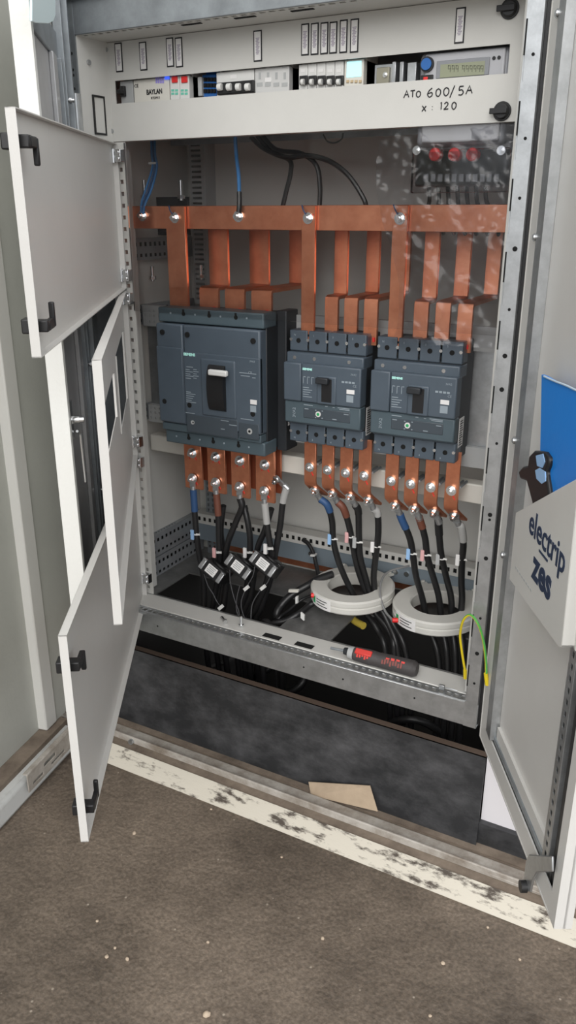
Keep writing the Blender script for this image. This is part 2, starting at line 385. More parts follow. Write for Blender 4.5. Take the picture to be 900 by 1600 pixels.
# side depth rails and back rail
def side_rail(z0, z1, y0, y1, mt=mat('rail_steel', (.34, .36, .38), .42, .45, .05, 300, .12, 18), two=True):
    m = MB(); n = int((y1-y0-.012)/.019); h = z1-z0; Q = .019
    hs = [(.008+Q*i, .008+Q*i+.010, h*.22-.004, h*.22+.004) for i in range(n)]+[(.008+Q*i, .008+Q*i+.010, h*.74-.005, h*.74+.005) for i in range(n)]
    m.perf((-.118, y0, z0), Y, Z, X, y1-y0, h, .0015, hs); m.perf((-.132, y0, z1), X, Y, Z, .014, y1-y0, .0015, [(.004, .009, .008+.0125*i, .014+.0125*i) for i in range(n)])
    m.box(-.132, -.118, y0, y1, z0, z0+.0015); m.m = 1; m.box(-.1325, -.1312, y0+.002, y1, z0+.002, z1-.002); m.m = 0  # dark sheet added inside so the holes read as shaded
    return m.build('depth_rail', [mt, hole], cab)
side_rail(.057, .121, .10, .425); side_rail(-.004, .052, .10, .425); side_rail(.848, .898, .10, .425); side_rail(.694, .739, .10, .425); side_rail(.450, .487, .10, .425)
m = MB(); n = 52
m.perf((-.116, .385, .098), X, Z, -Y, .985, .030, .0015, [(.012+.0185*i, .012+.0185*i+.009, .009, .021) for i in range(n)]); m.m = 1; m.box(-.112, .865, .3875, .3885, .0985, .127); m.m = 0  # dark strip behind the slots stands in for shade inside the rail
m.box(-.116, .869, .385, .425, .127, .1285)
m.build('back_rail', [cream, hole], cab)
m = MB(); m.box(-.116, .869, .387, .389, .045, .0975); m.build('back_rail_web', mat('blue_grey_sheet', (.24, .29, .33), .45, .3), cab)
for x in (.27, .52, .55):
    m = MB(); m.cyl((x, .387, .075), (x, .383, .075), .007, n=14); m.build('rail_screw', chrome, cab)
m = MB(); m.box(-.09, .80, .42, .428, .012, .044); m.build('earth_bar', copper, cab)
m = MB(); m.perf((-.087, .405, -.004), X, Z, -Y, .034, .74, .0015, [(a, a+.006, .02+.0165*i, .029+.0165*i) for i in range(43) for a in (.005, .022)]); m.box(-.087, -.085, .405, .438, -.004, .736); m.build('mounting_post', zincd, cab)
# cable duct, slotted, on the back
m = MB(); hs = [(.005, .036, .01+.0125*i, .0155+.0125*i) for i in range(44)]
m.perf((-.092, .395, .73), X, Z, -Y, .046, .58, .0015, hs); m.box(-.092, -.0905, .395, .44, .73, 1.31); m.box(-.0475, -.046, .395, .44, .73, 1.31)
m.build('cable_duct', greyp, cab)
# cream cross beam, mounting plate, brackets
m = MB(); m.box(-.118, .90, .20, .238, .364, .408); m.build('cross_beam', offw, cab, bevel=.003)
m = MB(); m.box(-.116, .795, .213, .216, .44, .728); m.build('mounting_plate', zinc, cab, bevel=.002)
for z0, z1 in ((.692, .742), (.446, .49)):
    m = MB(); m.perf((-.112, .195, z0), X, Z, -Y, .075, z1-z0, .002, [(a, a+.006, b, b+.006) for a in (.006, .02, .034) for b in (.008, .022, .034)]); m.box(-.112, .86, .197, .211, z0, z1)
    b = m.build('plate_bracket', greyp, cab)
    q = bolt_mb((-.052, .193, (z0+z1)/2), -Y, .006, .006).build('bolt', chrome, b)
for z0, z1 in ((.955, .994), (.905, .935)):
    m = MB(); m.box(-.125, -.032, .29, .30, z0, z1); m.build('busbar_support', mccbd, cab)
for xx, yy, z0, z1 in ((-.09, .20, .985, 1.03), (-.02, .25, .985, 1.03), (-.08, .20, .80, .835), (-.04, .24, .80, .835), (-.005, .30, .80, .835)):
    m = MB(); m.cyl((xx, yy, z0), (xx, yy, z1), .0045, n=12); m.hexn((xx, yy, z0+.004), (xx, yy, z0+.012), .009); m.build('support_bolt', chrome, cab)

# ---------------------------------------------------------------- inner doors (parts of the cabinet)
HX, HY = -.0665, .083
def inner_door(z0, z1, deg, w, cuts=(), label=None, sag=.024):
    t = math.radians(deg); d = V((math.cos(t), -math.sin(t), -sag)); n = V((math.sin(t), math.cos(t), 0)); H = V((HX, HY, 0))
    D = .013; T = .0016; h = z1-z0
    m = MB(); o = H-n*D+Z*z0
    m.perf(o, d, Z, n, w, h, T, [(a, b, c-z0, e-z0) for a, b, c, e in cuts])
    def bar(s0, s1, a0, a1, D=D):
        c = H+d*(s0+s1)/2-n*(.013-D/2)+Z*(a0+a1)/2; m.obox(c, d*(s1-s0)/2, n*D/2, Z*(a1-a0)/2)
    bar(0, w, z0, z0+T); bar(0, w, z1-T, z1); bar(0, T, z0, z1); bar(w-T, w, z0, z1)
    for a, b, c, e in cuts:
        bar(a-T, a, c, e, .004); bar(b, b+T, c, e, .004)
    dr = m.build('inner_door', creamd, cab, label=label)
    return dr, d, n, H
def latch(dr, d, n, H, s, z, sg):
    m = MB(); P = H+d*s+Z*z
    m.obox(P-n*.019, d*.011, n*.007, Z*.0100); m.obox(P-n*.002, d*.009, n*.012, Z*.008)
    m.obox(P+n*.007-d*.014, d*.017, n*.004, Z*.0072); m.obox(P+n*.008-d*.030+Z*(-.011*sg), d*.0035, n*.004, Z*.017)
    m.build('latch', black, dr, bevel=.002)
def hinge(dr, z):
    m = MB(); m.box(-.074, -.050, .071, .0885, z-.013, z+.013); m.cyl((-.071, .072, z-.015), (-.071, .072, z+.015), .006, n=12)
    m.cyl((-.056, .0715, z+.006), (-.056, .067, z+.006), .005, n=10); m.cyl((-.056, .0715, z-.007), (-.056, .067, z-.007), .005, n=10)
    m.obox(V((-.080, .062, z)), V((.008, -.010, 0)), V((.003, .003, 0)), Z*.012)
    m.build('hinge', chrome, dr, bevel=.0012)
dr, d, n, H = inner_door(.792, 1.100, 58.6, .842, label='top inner door panel', sag=.025)
latch(dr, d, n, H, .820, 1.062, 1); latch(dr, d, n, H, .820, .832, -1); hinge(dr, 1.075); hinge(dr, .822)
dr, d, n, H = inner_door(.388, .788, 53.0, .868, [(.10, .40, .555, .708), (.50, .79, .615, .695)], label='middle inner door panel with breaker cut-outs', sag=.019)
hinge(dr, .770); hinge(dr, .425)
dr, d, n, H = inner_door(-.006, .384, 58.5, .872, label='bottom inner door panel', sag=.028)
latch(dr, d, n, H, .846, .318, 1); latch(dr, d, n, H, .846, .045, -1); hinge(dr, .372); hinge(dr, .052)

# ---------------------------------------------------------------- right outer door (part of the cabinet)
HR = V((.866, 0, 0)); dR = V((.48929, -.87212, 0)); nR = V((-.87212, -.48929, 0)); WR = .488; RZ0, RZ1 = -.072, 1.36
def rb(mb, s0, s1, o0, o1, z0, z1): mb.obox(HR+dR*(s0+s1)/2+nR*(o0+o1)/2+Z*(z0+z1)/2, dR*(s1-s0)/2, nR*(o1-o0)/2, Z*(z1-z0)/2); return mb
m = MB(); rb(m, 0, WR, -.018, -.014, RZ0, RZ1); rb(m, 0, .003, -.018, 0, RZ0, RZ1); rb(m, WR-.004, WR, -.028, .0, RZ0, RZ1); rb(m, 0, WR, -.028, .0, RZ0, RZ0+.003); rb(m, 0, WR, -.028, .0, RZ1-.003, RZ1)
rb(m, 0.003, .037, -.004, -.001, RZ0+.003, RZ1); rb(m, WR-.026, WR-.004, -.003, 0, RZ0+.003, RZ1); rb(m, .03, WR-.02, -.004, -.001, RZ0+.003, RZ0+.045); rb(m, .09, .40, -.014, -.008, RZ0+.058, RZ0+.085)
od = m.build('outer_door', creamd, cab, bevel=.001, seg=1, label='right outer door standing open')
m = MB(); hs = [(.004, .009, .02+.02*i, .03+.02*i) for i in range(66)]
P = HR+dR*.037+nR*(-.006)+Z*(RZ0+.05)
m.perf(P, dR, Z, nR, .014, 1.34, .0015, hs); rb(m, .051, .084, -.010, .003, RZ0+.05, RZ1-.03)
rb(m, .0825, .084, -.014, .003, RZ0+.05, RZ1-.03)
m.build('door_frame_rail', zinc, od, bevel=.001, seg=1)
m = MB(); P = HR+dR*.400+nR*(-.004)+Z*(RZ0+.05)
m.perf(P, dR, Z, nR, .024, 1.34, .0015, [(.008, .016, .02+.02*i, .03+.02*i) for i in range(66)]); rb(m, .398, .400, -.014, -.003, RZ0+.05, RZ1-.03); rb(m, .424, .426, -.014, -.003, RZ0+.05, RZ1-.03)
m.build('door_frame_rail', zinc, od)
m = MB(); rb(m, .06, .42, -.012, -.005, RZ0+.046, RZ0+.058); m.build('door_frame_rail', zincd, od, bevel=.001, seg=1)
m = MB(); rb(m, .432, .460, -.0138, -.008, RZ0+.01, RZ1-.02); m.build('gap_shade', rubber, od)  # dark strip painting the shaded gap beside the free edge
for z in (1.235, .92, .58, .36):
    m = MB(); P = HR+dR*.044+nR*(-.002)+Z*z; m.cyl(P-nR*.004, P+nR*.008, .0045, n=12); m.cyl(P+nR*.002, P+nR*.006, .0068, n=12); m.build('door_stud', chrome, od)
def dpx(u, v, o): return atp(u, v, HR+nR*o, nR)
m = MB(); m.prism([dpx(*q, .010) for q in ((821, 1346), (826, 1335), (862, 1338), (862, 1362), (838, 1363), (832, 1374), (828, 1394), (816, 1392))], -nR*.004)
st = m.build('door_stay', zinc, od, bevel=.0015)
m = MB(); P = dpx(822, 1385, .010); m.cyl(P, P+nR*.010, .010, n=16); m.build('stay_knob', black, st)

# ---------------------------------------------------------------- left outer door
tl = math.radians(54.1); dL = V((math.cos(tl), -math.sin(tl), 0)); nL = V((math.sin(tl), math.cos(tl), 0)); HL = V((-.104, -.004, 0))
def lb(mb, s0, s1, o0, o1, z0, z1): mb.obox(HL+dL*(s0+s1)/2+nL*(o0+o1)/2+Z*(z0+z1)/2, dL*(s1-s0)/2, nL*(o1-o0)/2, Z*(z1-z0)/2); return mb
m = MB(); lb(m, 0, .49, -.030, -.027, -.07, 1.47); lb(m, .486, .49, -.027, 0, -.07, 1.47); lb(m, 0, .003, -.027, 0, -.07, 1.47); lb(m, 0, .49, -.027, 0, -.07, -.067); lb(m, .468, .486, -.003, 0, -.067, 1.36)
ol = m.build('outer_door', glovewhite, cab, bevel=.0015, label='left outer door standing open')
m = MB(); lb(m, .05, .466, -.022, -.019, -.05, 1.24); lb(m, .13, .18, -.019, -.010, -.05, 1.24); m.build('door_liner', darksteel, ol, bevel=.002)
m = MB(); lb(m, .02, .036, -.02, .006, -.05, 1.45); lb(m, .062, .076, -.02, -.002, -.05, 1.45); lb(m, .10, .108, -.019, -.004, -.05, 1.24); m.build('door_frame_rail', zincd, ol, bevel=.0015)
m = MB(); lb(m, .05, .466, -.022, -.014, 1.24, 1.29); m.build('liner_flap', zincd, ol, bevel=.002)
for z, s in ((1.17, .07), (.64, .085), (.34, .07)):
    m = MB(); P = HL+dL*s+Z*z; m.cyl(P-nL*.01, P+nL*.010, .004, n=12); m.cyl(P+nL*.0, P+nL*.005, .0065, n=12); m.build('door_stud', chrome, ol)
m = MB(); P = HL+dL*.44+Z*.60; m.cyl(P-nL*.02, P+nL*.012, .008, n=14); m.cyl(P+nL*.012, P+nL*.020, .006, n=14); m.obox(P-nL*.004, dL*.012, nL*.003, Z*.035)
m.tube([P+nL*.004-dL*.012-Z*.025, P+nL*.006-dL*.030-Z*.035, P+nL*.006-dL*.034-Z*.06, P+nL*.006-dL*.045-Z*.135], .0026, 8)
m.build('lock_rod', chrome, ol)
m = MB(); PL = HL+nL*.012
m.prism([atp(u, v, PL, nL) for u, v in ((46, -25), (46, 33), (52, 36), (72, 37), (80, 33), (83, 24), (83, -25))], nL*.004)
m.build('hinge_bracket', tape, ol, bevel=.001)
# ================================================================== HEADER COVER AND WHAT SHOWS THROUGH IT
x0, x1, z0, z1 = -.083, .806, 1.1045, 1.296
cv = thing('cover_panel', (.36, YP, z0), 'long cream cover panel with a slot and handwritten rating, atop the cabinet opening', 'panel')
sl = at(180, 122, YP); sr = at(797, 75, YP); sb = at(181, 160, YP); sbr = at(796, 118, YP)
SX0, SX1 = sl.x, sr.x; SZ1 = (sl.z+sr.z)/2; SZ0 = (sb.z+sbr.z)/2
m = MB(); m.perf((x0, YP, z0), X, Z, -Y, x1-x0, z1-z0, .002, [(SX0-x0, SX1-x0, SZ0-z0, SZ1-z0)])
m.box(x0, x1, YP, YP+.02, z0, z0+.002); m.box(x0, x1, YP, YP+.02, z1-.002, z1)
front = m.build('front', cream, cv)
m = MB(); m.prism([(x0-.006, .002, z0-.002), (x0-.006, .002, HZ), (x0, YP, HZ), (x0, YP, z0-.002)], (.002, 0, 0)); side = m.build('side_cheek', cream, cv)
m = MB()
for q in ((167, 78, YP), (176, 205, YP)):
    p = at(*q); m.cyl((p.x, YP-.002, p.z), (p.x, YP-.005, p.z), .005, n=12)
m.build('screw', zinc, cv)
def sidept(u, v): return atx(u, v, x0-.003)
m = MB()
hp = [sidept(*q) for q in ((144, 149), (161, 150), (165, 213), (147, 209))]
ys = sorted([p.y for p in hp]); ya, yb = ys[0], ys[3]; za = (hp[2].z+hp[3].z)/2; zb = (hp[0].z+hp[1].z)/2
m.perf((x0-.0015, ya, za), Y, Z, X, yb-ya, zb-za, .0030, [(.004, yb-ya-.004, .004, zb-za-.004)]); m.build('hatch_outline', black, side)
m = MB(); m.cyl((x0-.002, .03, 1.252), (x0+.002, .03, 1.252), .005, n=12); m.build('screw', zinc, side)
yf = YP-.002
def knob(u, v):
    p = at(u, v, yf); m = MB(); p0 = V((p.x, yf, p.z)); m.cyl(p0, p0-Y*.004, .0155, n=28); m.cyl(p0-Y*.004, p0-Y*.010, .0135, .0115, n=28)
    m.obox(p0-Y*.012+X*(-.004), X*.015, Y*.003, Z*.0045); m.build('quarter_turn_knob', black, cv, bevel=.0008)
knob(797, 14); knob(785, 174)
for u, v, w, h in ((186, 90, 11, 46), (224, 88, 11, 45), (266, 82, 11, 46), (280, 82, 11, 47), (403, 72, 13, 49), (477, 62, 12, 50), (492, 61, 12, 50), (507, 60, 12, 50), (521, 59, 12, 50), (537, 57, 12, 52), (554, 56, 13, 53), (719, 40, 15, 56)):
    p = at(u, v, yf); a = at(u-w/2, v, yf).x; b = at(u+w/2, v, yf).x; hh = (at(u, v-h/2, yf).z-at(u, v+h/2, yf).z)/2
    m = MB(); m.box(a, b, yf-.0012, yf, p.z-hh, p.z+hh); hld = m.build('label_holder', ink, cv)
    m = MB(); m.box(a+.0022, b-.0022, yf-.0016, yf-.0011, p.z-hh+.0025, p.z+hh-.0025); m.build('label_strip', paper, hld)
    m = MB(); xm = (a+b)/2
    for i in range(12): m.box(xm-.0028-.001*(i % 2), xm+.0020+.0012*(i % 3), yf-.0018, yf-.0015, p.z-hh*.55+hh*1.1*i/12, p.z-hh*.55+hh*1.1*i/12+.0018)
    m.build('label_print', lilac, hld)
# marker writing
def strokes(mb, segs, ox, oz, w, h):
    for s in segs:
        pts = [V((ox+px*w*.92, yf-.0004, oz+pz*h*.86)) for px, pz in s]
        mb.tube(pts, .00105, 6, 5 if len(s) > 3 else 1)
G = {'A': [[(0, 0), (.5, 1), (.95, .05)], [(.15, .42), (.85, .42)]], 'T': [[(.05, .95), (.95, 1)], [(.5, .98), (.5, 0)]],
     'O': [[(.5, 1), (.12, .75), (.1, .25), (.5, 0), (.9, .3), (.88, .75), (.5, 1)]], '6': [[(.75, 1), (.3, .7), (.1, .3), (.4, 0), (.8, .2), (.7, .5), (.2, .4)]],
     '0': [[(.5, 1), (.15, .75), (.15, .25), (.5, 0), (.85, .3), (.85, .75), (.5, 1)]], '/': [[(0, -.1), (.8, 1.1)]],
     '5': [[(.85, 1), (.25, .98)], [(.25, .98), (.2, .58), (.6, .6), (.85, .3), (.6, .02), (.15, .05)]], 'x': [[(.05, 0), (.9, .85)], [(.1, .9), (.85, .0)]],
     ':': [[(.5, .15), (.52, .2)], [(.5, .65), (.52, .7)]], '1': [[(.3, .85), (.5, 1)], [(.5, 1), (.5, 0)]], '2': [[(.15, .75), (.5, 1), (.8, .7), (.4, .25), (.1, .02), (.5, .02), (.9, .05)]]}
m = MB()
for ch, u, v, w, h in (('A', 631, 153, 9, 13), ('T', 641, 152, 8, 12), ('O', 650, 152, 8, 11), ('6', 667, 152, 11, 16), ('0', 680, 151, 10, 14), ('0', 692, 150, 11, 15), ('/', 703, 151, 9, 18), ('5', 715, 149, 11, 16), ('A', 728, 147, 11, 15), ('x', 659, 174, 8, 11), (':', 672, 173, 7, 11), ('1', 687, 171, 5, 13), ('2', 693, 171, 9, 13), ('0', 705, 171, 9, 13)):
    p = at(u, v, yf); q = at(u+w, v, yf); t = at(u, v-h, yf); strokes(m, G[ch], p.x, p.z, q.x-p.x, t.z-p.z)
m.build('handwriting', ink, cv)

# ---- DIN rail devices behind the slot
YM = .098
def prect(u0, u1, v0, v1, y=YM):
    a = at(u0, (v0+v1)/2, y); b = at(u1, (v0+v1)/2, y); um = (u0+u1)/2
    return a.x, b.x, at(um, v1, y).z, at(um, v0, y).z
def pbox(mb, u0, u1, v0, v1, ya, yb):
    a, b, c, d_ = prect(u0, u1, v0, v1, ya); return mb.box(a, b, ya, yb, c, d_)
ZD = (SZ0+SZ1)/2
m = MB(); m.box(-.08, .80, .170, .178, ZD-.018, ZD+.018); m.build('din_rail', zinc, cab)
m = MB(); m.box(-.08, .90, .30, .305, 1.11, 1.29); m.build('mounting_plate', zincd, cab)
def module(name, label, cat, u0, u1, grp=None, mt=whitep, dz0=.040, dz1=.036, y=YM):
    a, b, _, _ = prect(u0, u1, 120, 130, y)
    t = thing(name, ((a+b)/2, .17, ZD-dz0), label, cat, grp)
    m = MB(); m.box(a+.0004, b-.0004, y, .165, ZD-.024, ZD+.022); m.box(a+.0004, b-.0004, y+.014, .165, ZD-dz0, ZD+dz1)
    body = m.build('body', mt, t, bevel=.001)
    return t, a, b
t, a, b = module('circuit_breaker', 'small grey single-pole breaker with black toggle at the left end of the slot', 'breaker', 187, 207, mt=greyp)
m = MB(); m.box(a+.004, a+.016, YM-.008, YM, ZD-.008, ZD+.012); m.obox(V((a+.011, YM-.012, ZD)), X*.006, Y*.006, V((0, -.001, .004))); m.build('toggle', black, t, bevel=.001)
t, a, b = module('control_relay', 'white relay module printed with dark lettering, left half of the slot', 'relay', 208, 264, mt=offw)
p = at(229, 148, YM-.0006)
text('lettering', 'BAYLAN', .0135, (p.x, YM-.0006, p.z), X, Z, ink, t, bold=.0003, sx=.82)
p = at(236, 155, YM-.0006); text('lettering', 'RTDM-3', .0065, (p.x, YM-.0006, p.z), X, Z, ink, t)
p = at(210, 137, YM-.0006); text('lettering', 'CE', .009, (p.x, YM-.0006, p.z), X, Z, ink, t)
m = MB(); pbox(m, 257, 264, 118, 124, YM-.002, YM); m.build('indicator', bluelit, t)
m = MB(); [pbox(m, 243+3.4*i, 245.5+3.4*i, 120, 130, YM-.0008, YM) for i in range(4)]; m.build('terminal_print', mat('violet_print', (.35, .30, .75), .5), t)
for i, (ua, ub, w) in enumerate(((265, 280, 'left'), (280, 295.5, 'right'))):
    t, a, b = module('relay_module', 'narrow white module with a red button, %s of the two beside the lettered relay' % w, 'relay', ua, ub, 'red button modules')
    m = MB(); pbox(m, ua+3, ub-3.5, 119, 129, YM-.003, YM); m.build('button', red, t, bevel=.0006)
    m = MB(); [pbox(m, ua+2.5+6*j, ua+7+6*j, 139.5+5*q, 143+5*q, YM-.0006, YM) for j in range(2) for q in range(2)]; m.build('print', mat('teal_print', (.15, .55, .42), .5), t)
t, a, b = module('terminal_block', 'dark blue comb terminal block in the dark part of the slot', 'terminal', 316, 338, mt=bluep, y=.112)
m = MB(); [pbox(m, 318+5*j, 321.5+5*j, 121+9*q, 127+9*q, .1085, .112) for j in range(4) for q in range(3)]; m.build('clamp', hole, t)
m = MB(); pbox(m, 309, 315, 120, 150, .104, .16); tag(m.build('terminal_marker', greyp, None, bevel=.0008), 'slim grey end clamp left of the blue terminal block', 'terminal')
t, a, b = module('residual_current_breaker', 'white four-pole breaker with black and white toggles, left of centre in the slot', 'breaker', 338, 397)
m = MB(); pbox(m, 338.5, 396, 127, 146, YM-.007, YM); m.build('toggle_bar', black, t, bevel=.0015)
for i in range(4):
    m = MB(); c = at(343.5+14.5*i, 136, YM-.010); m.cyl((c.x-.0048, c.y, c.z), (c.x+.0048, c.y, c.z), .0068, n=18); m.build('toggle', whitep, t, bevel=.001)
m = MB(); pbox(m, 360, 369, 117, 123, YM-.0007, YM); m.build('rating_label', paper, t)
t, a, b = module('surge_arrester', 'pale grey four-pole surge arrester with printed arrows, middle of the slot', 'surge arrester', 398, 452, mt=mat('pale_grey_plastic', (.60, .60, .59), .4))
m = MB()
for i in range(4):
    pbox(m, 402+13*i, 409+13*i, 103, 106, YM-.0006, YM); pbox(m, 404+13*i, 407.5+13*i, 113, 124, YM-.0006, YM); pbox(m, 401+13*i, 410+13*i, 129, 135, YM-.0006, YM)
m.build('print', greyp, t)
m = MB(); pbox(m, 414, 424, 121, 128, YM-.001, YM); m.build('rating_label', paper, t)
for i in range(5):
    ord_ = ('leftmost', 'second from left', 'middle', 'second from right', 'rightmost')[i]
    t, a, b = module('circuit_breaker', 'slim white breaker, %s in the row of five in the slot' % ord_, 'breaker', 466.5+14*i, 480.5+14*i, 'row of five slim breakers')
    m = MB(); pbox(m, 467.5+14*i, 479.5+14*i, 118, 132, YM-.006, YM); m.build('toggle_bar', black, t, bevel=.001)
    m = MB(); c = at(473+14*i, 128, YM-.009); m.cyl((c.x-.003, c.y, c.z), (c.x+.003, c.y, c.z), .0052, n=14); m.build('toggle', whitep, t)
    m = MB(); pbox(m, 470+14*i, 477+14*i, 108, 113, YM-.0006, YM); m.build('rating_label', paper, t)
t, a, b = module('voltage_relay', 'off-white relay module with a lit cyan screen, right of the five slim breakers', 'relay', 537.5, 568, mt=offw)
m = MB(); pbox(m, 542, 564, 96, 120, YM-.001, YM); m.build('screen', cyan, t)
m = MB(); [pbox(m, 541+6.5*i, 545+6.5*i, 125, 129, YM-.002, YM) for i in range(4)]; m.build('button', mat('tan_button', (.55, .42, .25), .5), t)
t = thing('fuse_base', (at(600, 131, .11).x, .17, ZD-.03), 'pale metal fuse base with a square socket, right of the lit screen module', 'fuse base')
m = MB(); pbox(m, 585, 616, 100, 133, .115, .165); pbox(m, 612, 618, 96, 133, .104, .165); m.build('body', zinc, t, bevel=.001)
m = MB(); pbox(m, 588, 608, 105, 131, .108, .115); m.build('socket', mat('tan_metal', (.35, .33, .26), .4, .6), t, bevel=.001)
c = at(602, 117, .108); bolt_mb((c.x, .108, c.z), -Y, .003, .003).build('screw', chrome, t)
m = MB(); pbox(m, 624, 630, 96, 133, .106, .16); pbox(m, 636, 650, 97, 133, .112, .16); tag(m.build('rail_clip', zinc, None, bevel=.001), 'bright bent metal rail clip left of the electricity meter', 'clip')

# ---- electricity meter (its display in the slot, its terminal cover below)
a, b, _, _ = prect(655, 797, 100, 110, .105); mz0 = at(700, 312, .11).z
t = thing('electricity_meter', ((a+b)/2, .2, mz0), 'grey electricity meter with LCD, its sealed terminal cover wrapped in clear film below', 'meter')
m = MB(); zt = at(720, 77, .105).z; zm = at(720, 226, .105).z
m.box(a, b, .105, .205, zm, zt); body = m.build('body', mat('meter_grey', (.36, .37, .40), .35), t, bevel=.010, seg=4)
m = MB(); zz = at(720, 80, .103).z; m.box(a+.012, b-.008, .099, .106, zm+.004, zz); m.build('face_plate', mat('meter_pale_grey', (.47, .475, .50), .35), t, bevel=.006, seg=3)
m = MB(); pbox(m, 682, 764, 92, 120, .096, .099); dsp = m.build('display_bezel', mat('bezel_grey', (.26, .27, .29), .3), t, bevel=.001)
m = MB(); pbox(m, 688, 757, 98, 119, .0953, .0962); m.build('lcd', lcd, dsp)
m = MB()
for u in (700, 706, 712, 722, 728, 734, 740, 746, 751):
    pbox(m, u, u+4, 102, 103, .0948, .0954); pbox(m, u, u+1, 102, 107, .0948, .0954); pbox(m, u+3.2, u+4.2, 103, 112, .0948, .0954); pbox(m, u, u+4, 107, 108, .0948, .0954)
m.build('digits', mat('lcd_segment', (.15, .16, .11), .5), dsp)
c = at(668, 101, .099); m = MB(); m.cyl((c.x, .099, c.z), (c.x, .094, c.z), .0125, n=24); rim = m.build('button_rim', ink, t); m = MB(); m.cyl((c.x, .094, c.z), (c.x, .091, c.z), .0095, n=24); m.build('button', bluep, rim)
m = MB(); pbox(m, 657, 676, 117, 127, .095, .1); m.build('port', black, t, bevel=.001)
m = MB(); pbox(m, 661, 668, 120, 126, .093, .0955); m.build('seal', red, t, bevel=.001)
m = MB()
for u, v in ((772, 91), (780, 90)):
    c = at(u, v, .099); m.cyl((c.x, .099, c.z), (c.x, .0975, c.z), .003, n=12)
m.build('led', ink, t)
xa, xb, _, _ = prect(643, 792, 250, 260, .11); zc1 = zm+.004; zc0 = at(715, 290, .11).z
m = MB(); m.box(xa, xb, .13, .20, zc0, zc1); tb = m.build('terminal_block', mat('meter_dark_grey', (.33, .33, .34), .5), t, bevel=.004)
m = MB(); m.box(xa-.002, xb+.002, .112, .129, zc0-.012, zc1-.01); m.build('terminal_cover', clear_mat('smoky_cover', (.82, .80, .80), 1.35, .08), t, bevel=.004)
for u in (683, 713, 741):
    c = at(u, 242, .128); m = MB(); m.cyl((c.x, .131, c.z), (c.x, .112, c.z), .0115, n=18); m.build('seal', red, t, bevel=.002)
for u, v in ((651, 235), (783, 235)):
    c = at(u, v, .111); bolt_mb((c.x, .112, c.z), -Y, .005, .004).build('screw', chrome, t)
m = MB(); [pbox(m, 662+11*i, 669+11*i, 272, 284, .127, .131) for i in range(11)]; m.build('terminal_screw', zincd, tb)
for i in range(7):
    u = 668+15*i; m = MB(); c = at(u, 288, .15); m.tube([(c.x, .15, c.z+.01), (c.x+.004, .155, c.z-.03), (c.x+.01*(i-3)*.6, .19, c.z-.065), (c.x+.004*(i-3), .23, c.z-.09)], .0042, 8)
    w_ = m.build('meter_lead', rubber, t)

# ---- clear pane and film
pn = MB(); pn.box(-.048, .806, .0825, .0865, .742, 1.101); tag(pn.build('clear_pane', pane_m), 'clear acrylic pane in front of the copper busbars', 'pane')
def film():
    nx, nz = 90, 140; xa, xb, za, zb = .575, .806, .715, 1.10; vs = []; fs = []
    for j in range(nz+1):
        for i in range(nx+1):
            fx = i/nx; fz = j/nz
            x = xa+(xb-xa)*fx+(.03*(1-fx))*math.sin(fz*5+.6); z = za+(zb-za)*fz
            p = V((x*26, z*26, 3.1)); q = V((x*9+z*6, z*14, 8.))
            y = .098+.0060*noise.noise(p)+.007*noise.noise(q)+.0042*noise.noise(p*2.6)*(1 if z > .93 else .35)+.003*noise.noise(V((x*40+z*60, z*16-x*30, 2)))
            vs.append((x, y, z))
    for j in range(nz):
        for i in range(nx):
            k = j*(nx+1)+i; fs.append((k, k+1, k+nx+2, k+nx+1))
    m = MB(); m.add(vs, fs, True); return m.build('plastic_film', film_m, None, sharp=180)
tag(film(), 'crumpled clear plastic film hanging behind the right side of the pane', 'film')
